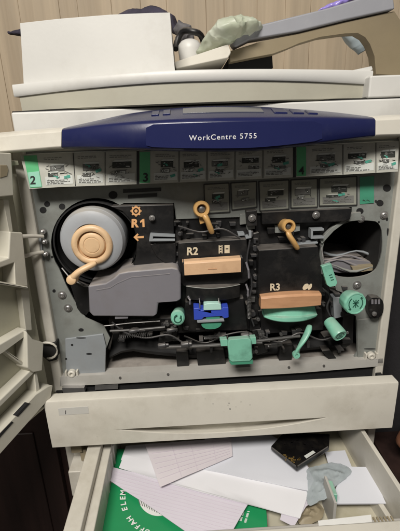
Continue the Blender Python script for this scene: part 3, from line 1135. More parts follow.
# green curved lever
pts = [at(310, 324, -.02), at(308.5, 331, -.03), at(305, 338, -.036), at(301, 344, -.04), at(297.5, 349.5, -.041), at(296.3, 355, -.04)]
b = MB().tube(pts, [.0055, .0066, .0072, .0066, .0062, .0075], 12, .6)
gv = part(b, 'green_lever', 'teal', ang=70, sub=1)
c = at(296.3, 355, -.042)
b = MB().lathe(c, (0, -1, .1), [(.0062, -.006), (.0068, 0), (.006, .003), (.003, .003), (.003, .001), (0, .001)], 20)
part(b, 'lever_tip', 'teal', gv)
# green latch plate
b = MB().prism([(227.5, 343.5), (229, 340), (249, 338.5), (251.5, 340.5), (253, 358), (251, 361), (231, 362), (229, 360)], -.05, -.038)
gp = part(b, 'green_latch', 'teal', bevel=.0025)
b = MB().prism([(229, 361.5), (253, 360.5), (253, 364), (231, 365)], -.048, -.03)
part(b, 'latch_lip', 'teald', gp, bevel=.001)
for q in ([(220, 340), (227, 339.5), (228.5, 346), (221, 346.5)], [(250, 338), (256, 337.5), (256.5, 344), (252, 344.5)]):
    part(MB().prism(q, -.042, -.03), 'latch_ear', 'teal', gp, bevel=.0008)

# ---- clutter low in the bay: black drum, shafts, dark blocks
b = MB()
rows = []
for i in range(21):
    t = i/20
    px = 110+(345-110)*t
    yb = lerp_curve([(110, 358), (128, 351), (150, 354), (200, 358), (260, 355), (320, 349), (345, 347)], px)
    yt = lerp_curve([(110, 344), (130, 329), (150, 324), (200, 330), (260, 330), (320, 326), (345, 330)], px)
    a, c = at(px, yb, .02), at(px, yt, .01)
    h = c.z-a.z
    rows.append([Vector((a.x, .02+.10*(1-math.cos(k*math.pi/8))*.5 - (.02*math.sin(k*math.pi/8)), a.z+h*k/8)) for k in range(9)] + [Vector((a.x, .2, c.z)), Vector((a.x, .2, a.z))])
dr = part(MB().loft(rows), 'transport_drum', 'blackm', ang=50)
for pts, r_, mt_ in (([(160, 347), (200, 346), (262, 342)], .0035, 'steeld'), ([(110, 331), (140, 329.5), (165, 327)], .0022, 'steeld'),
                  ([(104, 326), (130, 323), (160, 321)], .0010, 'metal'), ([(256, 341), (290, 337), (300, 336)], .003, 'steeld')):
    part(MB().tube([at(x_, y_, -.02) for x_, y_ in pts], r_, 10), 'shaft', mt_, dr)
for (x, y, r) in ((163, 345.5, .005), (186, 344.5, .006), (134, 331, .004), (172, 330, .004), (246, 336, .007)):
    c = at(x, y, -.022)
    b = MB().lathe(c, (1, .05, .06), [(0, -.009), (r*.8, -.009), (r, -.007), (r, .004), (r*.7, .006), (r*.7, .010), (0, .010)], 16)
    part(b, 'bushing', 'dkgrey', dr)
for q in ([(160, 333), (178, 331), (176, 341), (158, 343)], [(252, 330), (262, 329), (268, 352), (256, 356)], [(108, 320), (176, 318), (176, 330), (112, 334)],
          [(336, 296), (345, 297), (346, 316), (338, 318)]):
    part(MB().prism(q, -.004, .09), 'inner_block', 'black', dr, bevel=.002)
b = MB().prism([(333, 298), (341.5, 297), (342, 317), (334.5, 319)], -.01, .01)
part(b, 'sensor_bracket', 'plate2', bevel=.0008)
b = MB().prism([(343, 315), (354, 313), (353, 344), (342, 350)], -.004, .1)
part(b, 'side_block', 'black', bevel=.002)
b = MB().prism([(322, 351), (330, 350), (339, 362), (333, 365)], -.002, .1)
part(b, 'cable_strap', 'black', bevel=.001)
for q in ([(176, 352), (188, 351), (189, 366), (177, 367)], [(196, 352), (224, 350), (226, 364), (198, 366)], [(280, 345), (293, 344), (292, 360), (279, 361)]):
    part(MB().prism(q, .002, .06), 'foot_block', 'black', bevel=.0015)
# R1-R2 black fill between the modules
for q in ([(175, 221), (181, 221), (182, 300), (176, 300)], [(248, 235), (259, 232), (260, 330), (250, 332)]):
    part(MB().prism(q, -.003, .11), 'guide_column', 'black', bevel=.0015)

# small fittings crowding the dark bay: clips, brackets, screws, springs, wires
RN = random.Random(21)


def fitting(x_, y_, w_, h_, Y, mt_, par, kind):
    k = RN.random()
    if kind == 'clip':
        pts = [(x_-w_/2, y_-h_/2), (x_+w_/2, y_-h_/2-.3), (x_+w_/2, y_-h_/6), (x_, y_-h_/6), (x_, y_+h_/2), (x_-w_/2, y_+h_/2)]
    elif kind == 'bracket':
        pts = [(x_-w_/2, y_-h_/2), (x_+w_/2, y_-h_/2), (x_+w_/2-.4, y_+h_/2), (x_-w_/2+.8, y_+h_/2+.4)]
    else:
        pts = smooth_poly([(x_-w_/2, y_-h_/2), (x_+w_/2, y_-h_/2), (x_+w_/2, y_+h_/2), (x_-w_/2, y_+h_/2)], 1)
    part(MB().prism(pts, Y, Y+.02), kind, mt_, par, bevel=.0006)


spots = []
for i in range(13): spots.append((RN.uniform(249, 259), 234+i*7.3, -.006, back3))
for i in range(7): spots.append((RN.uniform(176, 182), 224+i*10, -.006, back2))
for i in range(16): spots.append((RN.uniform(112, 178), RN.uniform(320, 342), -.006, dr))
for i in range(18): spots.append((RN.uniform(184, 262), RN.uniform(326, 352), -.012, dr))
for i in range(15): spots.append((RN.uniform(262, 350), RN.uniform(326, 352), -.012, dr))
for i in range(9): spots.append((RN.uniform(322, 352), RN.uniform(288, 316), -.006, back3))
for i in range(8): spots.append((RN.uniform(182, 238), RN.uniform(222, 238), -.002, back2))
for i in range(7): spots.append((RN.uniform(262, 316), RN.uniform(228, 243), -.002, back3))
for i, (x_, y_, Y, par) in enumerate(spots):
    mt_ = RN.choice(('dkgrey', 'dkgrey', 'black', 'black', 'steeld', 'dkgrey', 'black'))
    fitting(x_, y_, RN.uniform(3, 9), RN.uniform(2, 6), Y-RN.random()*.008, mt_, par, RN.choice(('clip', 'bracket', 'bracket', 'lug')))
for i in range(22):
    x_, y_, Y, par = RN.choice(spots)
    c = at(x_+RN.uniform(-4, 4), y_+RN.uniform(-3, 3), Y-.009)
    r_ = RN.uniform(.0018, .0032)
    part(MB().lathe(c, (0, -1, .1), [(r_*1.2, -.006), (r_*1.2, 0), (r_*.8, .0015), (r_*.3, .0015), (r_*.3, .0005), (0, .0005)], 14), 'screw', RN.choice(('steeld', 'steeld', 'dkgrey')), par)
for (xa_, ya_, xb_, yb_) in ((120, 337, 150, 334), (204, 338, 218, 336.5), (268, 346, 282, 344), (249, 300, 249.5, 318)):
    a_, e_ = at(xa_, ya_, -.024), at(xb_, yb_, -.024)
    ax_ = (e_-a_)
    sd = ax_.cross(Vector((0, 1, 0))).normalized()
    pts = [a_+ax_*(k/96)+(sd*math.cos(k*.9)+Vector((0, 1, 0))*math.sin(k*.9))*.0034 for k in range(97)]
    part(MB().tube(pts, .0006, 5), 'spring', 'steeld', dr)
for pts, mt_ in (([(112, 322), (126, 333), (146, 338), (168, 335), (182, 342)], 'dkgrey'), ([(184, 336), (205, 343), (226, 335), (246, 332), (258, 338)], 'black'),
                 ([(262, 336), (280, 342), (300, 333), (322, 340), (342, 332)], 'dkgrey'), ([(250, 240), (247, 262), (252, 284), (248, 306), (254, 326)], 'dkgrey'),
                 ([(322, 288), (330, 296), (327, 308), (334, 322), (340, 330)], 'dkgrey'), ([(178, 226), (200, 232), (222, 229), (240, 238)], 'dkgrey')):
    xs = [(i/24*(len(pts)-1)) for i in range(25)]
    q = []
    for t in xs:
        k = min(int(t), len(pts)-2)
        tab_x = [(j, pts[j][0]) for j in range(len(pts))]
        tab_y = [(j, pts[j][1]) for j in range(len(pts))]
        q.append(at(lerp_curve(tab_x, t), lerp_curve(tab_y, t), -.020))
    part(MB().tube(q, .0016, 8), 'wire', mt_, dr, ang=70)

# connector on the right
b = MB().prism(smooth_poly([(369, 298), (380, 297.5), (384, 302), (384, 311), (381, 318), (372, 319), (368.5, 312)], 1), -.018, -.001)
cn = part(b, 'black_connector', 'black', bevel=.002)
c = at(374, 313.5, -.021)
part(MB().lathe(c, (0, -1, 0), [(.0042, 0), (.0042, .003), (.0015, .004), (0, .004)], 16), 'plug', 'metal', cn)
b = MB()
for k in range(3):
    b.prism([(371.5+k*3.3, 300), (373.5+k*3.3, 299.8), (373.5+k*3.3, 304), (371.5+k*3.3, 304.3)], -.0195, -.017)
part(b, 'contact', 'mauve', cn)
# upper right cavity: ledge with cables and a grey folded duct
b = MB()
for k, (ya, col) in enumerate(((252, 'plate2'), (257, 'mauve'), (262, 'mauve'), (267, 'plate'))):
    pts = []
    for i in range(9):
        px = 323+(376-323)*i/8
        pts.append(at(px, ya+3*math.sin(i*.9+k*1.3)+i*.35, .045-k*.008))
    b = MB().tube(pts, [.003+.0012*math.sin(i*1.1+k) for i in range(9)], 10, .7)
    part(b, 'cable', col, plate, ang=70)
b = MB().prism(smooth_poly([(322, 262), (345, 259), (376, 262), (374, 271), (350, 274), (330, 272)], 1), .03, .15)
part(b, 'duct', 'mauve', plate, bevel=.002)
b = MB().prism([(352, 267), (374, 265), (376, 270), (354, 273)], .02, .1)
part(b, 'copper_duct', 'olive', plate, bevel=.001)

# ---- left edge: hinges between door and body
HNG = at(57, 395, -.03)
b = MB()
for (y0, y1) in ((234.5, 236.5), (255.5, 252)):
    a, c = at(20, y0+2, -.045), at(43, y1, -.012)
    b.tube([a, a.lerp(c, .5)+Vector((0, 0, .001)), c], [.0035, .0032, .003], 10)
hg = part(b, 'hinge_arm', 'shell')
for (x_, y_) in ((42, 232), (44, 242), (45, 254.5)):
    c = at(x_, y_, -.012)
    part(MB().lathe(c, (0, -1, .1), [(.0045, -.010), (.0045, -.002), (.0028, -.002), (.0028, .002), (.0016, .0028), (0, .0028)], 16), 'bolt', 'metal', hg)
b = MB().prism([(33, 237), (41, 236), (43, 262), (36, 264)], -.006, 0)
part(b, 'hinge_plate', 'plate2', hg, bevel=.0008)
b = MB().prism([(41, 346), (56, 343), (57, 360), (49, 362), (43, 357)], -.018, 0)
lh = part(b, 'lower_hinge', 'cavity', bevel=.001)
b = MB().tube([at(41, 343, -.024), at(50, 342, -.026), at(57, 346, -.024), at(58, 354, -.022), at(52, 359, -.026), at(46, 358, -.026)], .0026, 8)
part(b, 'hinge_bow', 'shell', lh, ang=70, sub=1)

# ---- open front door, swung to the left; inner face in (s, n, z) coordinates
HX, HY = XL-.002, -.030
DD = Vector((-.42, -.9075, 0)).normalized()
NN = Vector((-DD.y, DD.x, 0))


def dw(s_, n_, z_):
    return Vector((HX, HY, 0)) + DD*s_ + NN*n_ + Vector((0, 0, z_))


def dpx(px, py, n_):
    o_ = Vector((HX, HY, 0)) + NN*n_
    d = ray(px, py)
    t = (o_-CAM).dot(NN)/d.dot(NN)
    return CAM+d*t


def dbox(b, s0, s1, n0, n1, z0, z1):
    f = [dw(s0, n1, z0), dw(s1, n1, z0), dw(s1, n1, z1), dw(s0, n1, z1)]
    g = [dw(s0, n0, z0), dw(s1, n0, z0), dw(s1, n0, z1), dw(s0, n0, z1)]
    return b.poly(f, g)


def dprism(b, pts, n1, n0=0.0):
    f = [dpx(x_, y_, n1) for x_, y_ in pts]
    g = [p-NN*(n1-n0) for p in f]
    return b.poly(f, g)


ZD0, ZD1 = .556, .968
b = MB()
dbox(b, 0, .60, -.012, 0, ZD0, ZD1)
door = part(b, 'front_door', 'door', bevel=.002)
b = MB()
dbox(b, .0, .6, 0, .022, ZD0, ZD0+.004)
dbox(b, .0, .6, 0, .022, ZD1-.006, ZD1)
dbox(b, .594, .6, 0, .022, ZD0, ZD1)
for z_ in (.62, .74, .86):
    dbox(b, .17, .594, 0, .016, z_, z_+.005)
for s_ in (.19, .33, .47):
    dbox(b, s_, s_+.005, 0, .014, ZD0, ZD1-.006)
part(b, 'edge_flange', 'door', door, bevel=.001)
RIBS = [
    ([(-60, 150), (12, 153), (14.5, 195.5), (-60, 203)], .03),
    ([(3, 199), (8.5, 199), (13, 232), (9.5, 233)], .02),
    ([(10, 231.5), (23, 232.5), (28.5, 287), (15.5, 285.5), (14.5, 263), (-60, 290), (-60, 283), (8.5, 258)], .026),
    ([(-60, 270), (28.5, 286.5), (28.5, 289), (-60, 275)], .03),
    ([(21, 289.5), (29, 289.5), (32, 331), (26, 331)], .012),
    ([(-60, 379), (27, 328.5), (28.5, 334), (4, 352), (-60, 392)], .02),
    ([(26.5, 331), (33, 339), (44, 342.5), (42.5, 371), (33, 372.5), (27.5, 368)], .026),
    ([(33, 368), (34.5, 373), (-60, 468), (-60, 458)], .02),
    ([(1, 349.5), (5, 349), (32.5, 368), (29.5, 370.5)], .016),
    ([(34.5, 373.5), (37, 372.5), (40.5, 392), (36.5, 393)], .02),
]
for pts, n1 in RIBS:
    b = MB()
    dprism(b, pts, n1)
    part(b, 'rib', 'doorrib', door, bevel=.0022, seg=3)
b = MB()
dprism(b, [(53, 385.5), (51, 397), (-60, 522), (-60, 496), (37, 394), (48, 387)], .026)
ch = part(b, 'bottom_channel', 'doorrib', door, bevel=.0012)
for q in ([(28, 403), (30.5, 403.5), (18, 417), (16, 416)], [(12, 421.5), (13.5, 422.5), (-2, 440), (-4, 438)]):
    b = MB()
    dprism(b, q, .0268, .02)
    part(b, 'slot', 'blackm', ch)
b = MB()
dprism(b, [(0, 165), (7, 165), (8.5, 170), (7, 176), (0, 178)], .0308, .02)
part(b, 'recess_shade', 'olive', door, bevel=.0005)  # olive patch paints the shade inside a recess

# ---- upper paper tray front
YT = -.074
TF = [(44, 401), (120, 397.5), (200, 393.5), (300, 388.5), (394, 384)]
TB_ = [(49, 447), (120, 443.5), (200, 440.5), (300, 434), (398, 428)]
b = MB()
zt0, zt1 = at(200, 440, YT).z, at(200, 393.5, YT).z
xa, xb = at(47, 420, YT).x, at(395.5, 405, YT).x
# front face with a hollowed finger groove along the middle
cols = 60
rows = []
for i in range(cols+1):
    u = i/cols
    X = xa+(xb-xa)*u
    gx0, gx1 = at(118, 424, YT).x, at(327, 414, YT).x
    g = max(0, 1-((X-(gx0+gx1)/2)/((gx1-gx0)/2))**2)
    dep = .0225*min(1, g*4)
    zu = zt0+.0335
    zl = zu-.0195*g-.0006
    rows.append([Vector((X, -.050, zt1-.001)), Vector((X, YT+.003, zt1)), Vector((X, YT+.0008, zt1-.001)), Vector((X, YT, zt1-.004)),
                 Vector((X, YT, zu)), Vector((X, YT+dep, zu-.0003*g)), Vector((X, YT+dep, zl-.0085*min(1, g*2))), Vector((X, YT+.0022*min(1, g*4), zl-.006*min(1, g*2))), Vector((X, YT+.0016*min(1, g*4), zl)), Vector((X, YT, zl-.0004)),
                 Vector((X, YT+.0005, zt0+.002)), Vector((X, YT+.003, zt0)), Vector((X, -.050, zt0))])
tray = part(MB().loft(rows), 'paper_tray', 'shell', ang=28)
b = MB()
for (xa_, xb_) in ((xa+.001, -.247), (.346, xb-.001)):
    b.box(xa_, xb_, -.0495, -.013, zt0+.004, zt1-.02)
b.box(-.235, .33, -.0495, .5, zt0+.004, zt1-.03)
part(b, 'tray_box', 'blackm', tray)
b = MB()
q = [(58, 408.5), (88, 406.5), (89, 413.5), (59, 415.5)]
flat(b, q, YT, .0005)
st = part(b, 'sticker', 'sticker', tray, smooth=False)
b = MB()
b.text('1', lambda u, v, w_: at(65.6+u, 412.6-v, YT-.0007-w_), 5.5, .0002)
part(b, 'lettering', 'ink', st, smooth=False)
for (x, y, r) in ((229, 403.5, .9), (230, 409, 1), (228, 405.5, .5), (241, 402, .6), (213, 404, .6), (236, 407, .4), (250, 405, .5), (205, 399, .4), (160, 411, .3), (281, 411, .35), (318, 397, .3), (352, 409, .45), (371, 396, .25), (120, 402, .3), (97, 437, .35), (263, 398, .3), (224, 412, .3), (300, 421, .3)):
    b = MB()
    flat(b, blob(x, y, r*.75, r*.8, 8), YT, .0003)
    part(b, 'smudge', 'inkg', tray, smooth=False)

# ---- lower drawer, pulled out
b = MB()
ZW, ZF = .456, .372


def skewbox(b, xb0, xb1, xf0, xf1, yb, yf, z0, z1):
    f = [Vector((xf0, yf, z0)), Vector((xf1, yf, z0)), Vector((xf1, yf, z1)), Vector((xf0, yf, z1))]
    g = [Vector((xb0, yb, z0)), Vector((xb1, yb, z0)), Vector((xb1, yb, z1)), Vector((xb0, yb, z1))]
    return b.poly(f, g)


b.box(-.205, .318, -.232, .22, ZF-.006, ZF)
drawer = part(b, 'paper_drawer', 'dfloor')
b = MB()
skewbox(b, -.206, -.182, -.202, -.176, .2, -.232, ZF-.006, ZW)
skewbox(b, -.182, -.1675, -.176, -.160, .2, -.232, ZF-.006, ZW-.014)
part(b, 'side_wall', 'shell', drawer, bevel=.002)
b = MB()
for i in range(9):
    y_ = -.215+i*.022
    b.box(-.1685+(-.215-y_)*-.01, -.1615, y_, y_+.006, ZF, ZW-.02)
part(b, 'wall_rib', 'rail', drawer, bevel=.001)
b = MB()
skewbox(b, .297, .305, .311, .319, .2, -.232, ZF-.006, ZW+.002)
sw = part(b, 'side_wall', 'shell', drawer, bevel=.0015)
b = MB()
skewbox(b, .288, .297, .302, .311, -.09, -.232, ZF-.006, ZF+.028)
part(b, 'wall_step', 'shell', drawer, bevel=.0015)
b = MB()
b.box(-.24, .36, -.262, -.238, .30, ZW-.002)
part(b, 'drawer_front', 'shell', drawer, bevel=.003)
b = MB()
b.box(-.16, .304, -.238, -.215, ZF-.006, .428)
fr = part(b, 'front_ledge', 'rail', drawer, bevel=.0015)
b = MB()
for k in range(6):
    x_ = .262+k*.0055
    b.box(x_, x_+.0025, -.234, -.212, .4275, .4295)
part(b, 'ledge_ridge', 'olive', fr)
p_ = [atz(318, 521, .43), atz(371, 515, .43), atz(372, 522, .43), atz(319, 529, .43)]
b = MB().poly([Vector((p.x, p.y, .4305)) for p in p_], [Vector((p.x, p.y, .427)) for p in p_])
part(b, 'size_label', 'white', fr, smooth=False)
# paper guide with green face
b = MB()
g0, g1 = atz(323, 489, .405), atz(333, 515, .405)
f = [Vector((g0.x, g0.y, ZF)), Vector((g1.x, g1.y, ZF)), Vector((g1.x, g1.y, .432)), Vector((g0.x, g0.y, .435))]
b.poly(f, [p+Vector((.004, -.002, 0)) for p in f])
gd = part(b, 'paper_guide', 'rail', drawer, bevel=.0006)
b = MB()
f = [f[0].lerp(f[1], .12)+Vector((.0042, -.0012, .04)), f[0].lerp(f[1], .62)+Vector((.0042, -.0012, .034)), f[3].lerp(f[2], .62)+Vector((.0042, -.0012, -.004)), f[3].lerp(f[2], .1)+Vector((.0042, -.0012, -.003))]
b.poly(f, [p+Vector((.007, -.003, 0)) for p in f])
part(b, 'green_clip', 'teal', gd, bevel=.001)
# drawer slides and the cabinet bits beside the drawer
b = MB()
b.box(-.247, -.212, -.02, .1, .40, .445)
b.box(-.232, -.214, -.035, .1, .452, .464)
b.box(-.247, -.218, -.06, .0, .34, .40)
part(b, 'drawer_slide', 'shell', bevel=.002)
b = MB()
b.box(-.226, -.214, -.04, -.02, .405, .43)
b.box(-.24, -.22, -.045, -.02, .43, .447)
part(b, 'slide_block', 'olive', bevel=.001)
b = MB()
b.box(-.246, .345, .45, .46, .30, .455)
part(b, 'drawer_bay_back', 'cavity')


# ------------------------------------------------------------------ things lying in the drawer
from mathutils import noise


def relief(p):
    return Vector((p.x, p.y, p.z + .0030*noise.noise(Vector((p.x*7, p.y*9, 3.3))) + .0012*noise.noise(Vector((p.x*19, p.y*16, 8.1)))))


def wavy(tp, th, name, mt, parent):
    b = MB()
    b.poly(tp, [p-Vector((0, 0, th)) for p in tp])
    for _ in range(3):
        es = [e for e in b.b.edges if e.calc_length() > .022]
        if es: bmesh.ops.subdivide_edges(b.b, edges=es, cuts=1, use_grid_fill=False)
        bmesh.ops.triangulate(b.b, faces=b.b.faces[:])
    for v in b.b.verts: v.co = relief(v.co)
    return b.build(name, M[mt], parent if parent else None, ang=30)


def ink_line(b, p_, q_, z_, wd, n=14):
    s_ = stroke(p_, q_, wd)
    for k in range(n):
        t0, t1 = k/n, (k+1)/n
        a0 = (s_[0][0]+(s_[1][0]-s_[0][0])*t0, s_[0][1]+(s_[1][1]-s_[0][1])*t0)
        a1 = (s_[0][0]+(s_[1][0]-s_[0][0])*t1, s_[0][1]+(s_[1][1]-s_[0][1])*t1)
        c1 = (s_[3][0]+(s_[2][0]-s_[3][0])*t1, s_[3][1]+(s_[2][1]-s_[3][1])*t1)
        c0 = (s_[3][0]+(s_[2][0]-s_[3][0])*t0, s_[3][1]+(s_[2][1]-s_[3][1])*t0)
        f = [relief(atz(u, v, z_)) for u, v in (a0, a1, c1, c0)]
        b.poly(f, [p-Vector((0, 0, .0002)) for p in f])
def sheet(name, pts, mt, label, cat, th=.0006, group=None, curl=.0, nsub=3):
    """pts: (px, py, z) corners"""
    tp = [atz(x_, y_, z_) for x_, y_, z_ in pts]
    o = wavy(tp, th, name, mt, None)
    sg(o, label, cat, group)
    return o


bk = [(115, 449, .392), (262, 446, .392), (268, 533, .392), (88, 533, .392)]
BKL = empty('booklet', (-.03, -.1, .378), 'green booklet with white circular lettering under the papers', 'booklet')
tp = [atz(*p) for p in bk]
b = MB().poly(tp, [p-Vector((0, 0, .006)) for p in tp])
cov = part(b, 'cover', 'booklet', BKL, bevel=.0008)
# circular lettering: text radius about the emblem centre
ec = (160, 497)


def ring_text(b, body, a_start, step, r, size):
    for i, chh in enumerate(body):
        a = rad(a_start - i*step)           # image angle, clockwise
        cx, cy = ec[0]+r*math.cos(a), ec[1]-r*math.sin(a)
        up = Vector((math.cos(a), math.sin(a)))
        rt = Vector((math.sin(a), -math.cos(a)))

        def pl(u, v, w_, cx=cx, cy=cy, up=up, rt=rt):
            return atz(cx+rt.x*u+up.x*v, cy-(rt.y*u+up.y*v)*.9, .3925) + Vector((0, 0, w_))
        b.text(chh, pl, size, .0001, .025)


b = MB()
ring_text(b, 'UFFAH ELEM', 250, 8.5, 37, 7.6)
part(b, 'lettering', 'white', BKL, smooth=False)
b = MB()
ro = [atz(ec[0]-2+20*math.cos(t*math.pi/20), ec[1]-1+20*math.sin(t*math.pi/20), .3926) for t in range(40)]
b.poly(ro, [p-Vector((0, 0, .0003)) for p in ro])
part(b, 'emblem', 'white', BKL, smooth=False)
b = MB()
for k in range(9):
    x_ = 138+k*2.4
    s_ = stroke((x_, 498+k*1.2), (x_+2.2, 505+k*1.1), .7)
    f = [atz(u, v, .3931) for u, v in s_]
    b.poly(f, [p-Vector((0, 0, .0003)) for p in f])
part(b, 'emblem_mark', 'inkg', BKL, smooth=False)
b = MB()
for k, (l, dx) in enumerate(((10, 0), (12, 5))):
    for j in range(int(l)):
        if (j*7+k*3) % 5 == 0: continue
        x_, y_ = 243.5+dx-j*.33, 511+dx*.1+j*1.05
        s_ = stroke((x_-1.1, y_), (x_+1.1, y_+.3), .75)
        f = [atz(u, v, .3925) for u, v in s_]
        b.poly(f, [p-Vector((0, 0, .0003)) for p in f])
part(b, 'small_print', 'white', BKL, smooth=False)

sheet('paper_sheet', [(126, 446, .398), (150, 444, .398), (160, 470, .399), (121, 460, .398)], 'paper', 'small white paper corner at far left, against the green booklet edge', 'paper')
LS = empty('paper_sheet', (-.03, -.12, .398), 'long lilac ruled sheet slanting across the green booklet', 'paper')
tp = [atz(*p) for p in [(112, 467, .402), (180, 484, .402), (249, 503, .402), (236, 525, .402), (222, 548, .402), (205, 545, .402), (158, 512, .402), (109, 480, .402)]]
wavy(tp, .0008, 'sheet', 'lilac', LS)
b = MB()
lq = [(112, 467), (249, 503), (222, 548), (98, 515)]
for k in range(14):
    v = .07+.066*k
    u0 = max(.03, 1.35*(v-.27))
    ink_line(b, inq(lq, u0, v), inq(lq, .98, v), .4026, .28)
part(b, 'ruled_line', 'rule', LS, smooth=False)
sheet('paper_sheet', [(124, 455, .404), (160, 462, .4055), (207, 470, .406), (260, 481, .406), (309, 492, .405), (300, 519, .404), (245, 504, .4055), (185, 488, .405), (119, 467.5, .4035)], 'paper',
      'long white sheet running across the middle of the pile', 'paper', .0009)
sheet('paper_sheet', [(205, 437, .4065), (270, 434, .4065), (300, 452, .408), (314, 480, .408), (309, 491, .4075), (256, 480, .409), (203, 469, .4085)], 'paperb',
      'bluish white sheet below the tray at centre, above the long white sheet', 'paper', .0009)
PS = empty('paper_sheet', (-.03, -.08, .41), 'pinkish printed form, its corner pointing down on the white papers', 'paper')
q = [(145, 444, .413), (231, 438, .413), (232.5, 456, .413), (160, 487, .413)]
tp = [atz(*p) for p in q]
wavy(tp, .0008, 'sheet', 'pink', PS)
b = MB()
q2 = [(x_, y_) for x_, y_, z_ in q]
for v in (.12, .22, .34, .46, .58, .7, .82):
    ink_line(b, inq(q2, .04, v), inq(q2, .97, v), .4138, .28)
for u in (.3, .52, .78):
    ink_line(b, inq(q2, u, .03), inq(q2, u, .97), .4141, .28)
part(b, 'ruled_line', 'rule', PS, smooth=False)
sheet('paper_sheet', [(300, 452, .403), (309, 468, .403), (313.5, 501, .402), (306, 507, .402), (294, 527, .401), (280, 520, .401), (290, 480, .402)], 'lilac',
      'lilac sheet edge peeking out on the right under the white papers', 'paper', .0008)

# black case with gold specks
CS = empty('plastic_case', (.16, -.08, .41), 'black plastic case with speckled edge and white label on the papers', 'case')
q = [(271, 446), (284, 432), (330, 434), (329, 447), (297, 467.5)]
tp = [atz(x_, y_, .4265) for x_, y_ in q]
part(MB().poly(tp, [p-Vector((0, 0, .009)) for p in tp]), 'case_body', 'gloss', CS, bevel=.0015)
b = MB()
for (p_, q_) in (((272, 447.5), (296, 466)), ((297.5, 466), (328, 446.5))):
    s_ = stroke(p_, q_, 1.0)
    f = [atz(u, v, .4275) for u, v in s_]
    b.poly(f, [p-Vector((0, 0, .003)) for p in f])
part(b, 'case_rim', 'dkgrey', CS, bevel=.0004)
b = MB()
for k in range(26):
    t = random.random()
    px, py = (284+14*t+random.uniform(-3, 3), 457+4*t+random.uniform(-3, 3))
    f = [atz(u, v, .4268) for u, v in blob(px, py, .9, .7, 6)]
    b.poly(f, [p-Vector((0, 0, .0005)) for p in f])
part(b, 'speck', 'gold', CS, smooth=False)
b = MB()
f = [atz(u, v, .4268) for u, v in ((304, 456), (313, 450.5), (315.5, 452.5), (306.5, 458.5))]
b.poly(f, [p-Vector((0, 0, .0006)) for p in f])
part(b, 'case_label', 'inkw', CS, smooth=False)
b = MB()
for k in range(12):
    px, py = random.uniform(284, 322), random.uniform(437, 452)
    f = [atz(u, v, .4265) for u, v in blob(px, py, random.uniform(.5, 1.6), .6, 6)]
    b.poly(f, [p-Vector((0, 0, .0005)) for p in f])
part(b, 'dust_mark', 'mauve', CS, smooth=False)


# crumpled clear bag, olive film
def crumple(name, pts, z0, amp, mt, label, cat, n=16, seed=1, th=.0):
    rnd = random.Random(seed)
    from mathutils import noise
    cx = sum(p[0] for p in pts)/len(pts)
    cy = sum(p[1] for p in pts)/len(pts)
    ring = [(x_+rnd.uniform(-.5, .5), y_+rnd.uniform(-.5, .5)) for x_, y_ in smooth_poly(smooth_poly(pts, 1), 1)]
    m_ = len(ring)
    bb = bmesh.new()
    lv = []
    K = 26
    for k in range(K+1):
        t = k/K
        row = []
        for (x_, y_) in ring:
            px, py = x_+(cx-x_)*t, y_+(cy-y_)*t
            p = atz(px, py, z0)
            nz = noise.voronoi(Vector((p.x*55+seed, p.y*55, 0)))[0][0]*1.1 + noise.voronoi(Vector((p.x*120, p.y*120, seed)))[0][0]*.5 - .4
            p = p + Vector((0, 0, amp*(.25+nz)*min(1, t*2.2)))
            row.append(bb.verts.new(p))
        lv.append(row)
    for k in range(K):
        for j in range(m_):
            bb.faces.new((lv[k][j], lv[k][(j+1) % m_], lv[k+1][(j+1) % m_], lv[k+1][j]))
    bottom = [bb.verts.new(Vector((v.co.x, v.co.y, z0-.0006))) for v in lv[0]]
    for j in range(m_):
        bb.faces.new((lv[0][j], bottom[j], bottom[(j+1) % m_], lv[0][(j+1) % m_]))
    bb.faces.new(bottom)
    q_ = MB()
    q_.b.free()
    q_.b = bb
    o = q_.build(name, M[mt], None, ang=24)
    return sg(o, label, cat)


crumple('plastic_bag', [(302, 469), (318, 466), (330, 462), (342, 464), (353, 470), (349, 476), (340, 483), (333, 487), (331, 498), (320, 500), (313, 506), (306, 504), (308, 488)], .4072, .0062, 'clear',
        'crumpled cloudy clear plastic bag between papers and white notepad', 'plastic bag', seed=3)
crumple('plastic_scrap', [(300, 508), (318, 502), (325, 510), (322, 520), (305, 526), (296, 522)], .385, .008, 'olive',
        'crumpled olive plastic scrap at the drawer front below the clear bag', 'plastic scrap', seed=9)
sheet('paper_sheet', [(325, 452, .385), (345, 450, .385), (352, 468, .386), (330, 470, .386)], 'paperb', 'small white slip behind the clear bag near the black case', 'paper')
# white notepad
NP = empty('notepad', (.25, -.16, .375), 'thick white notepad lying in the right corner of the drawer', 'notepad')
for k in range(5):
    j = (k % 3)*.5
    q = [(346-j*.6, 466.5+j*.3), (370+j*.6, 467+j*.2), (386+j*.4, 503+j*.6), (329-j, 503.5+j*.7), (335-j*.4, 490)]
    tp = [atz(x_, y_, .4035-k*.003) for x_, y_ in q]
    part(MB().poly(tp, [p-Vector((0, 0, .0026)) for p in tp]), 'page_block', 'paperb' if k % 2 == 0 else 'paper', NP, bevel=.0005)


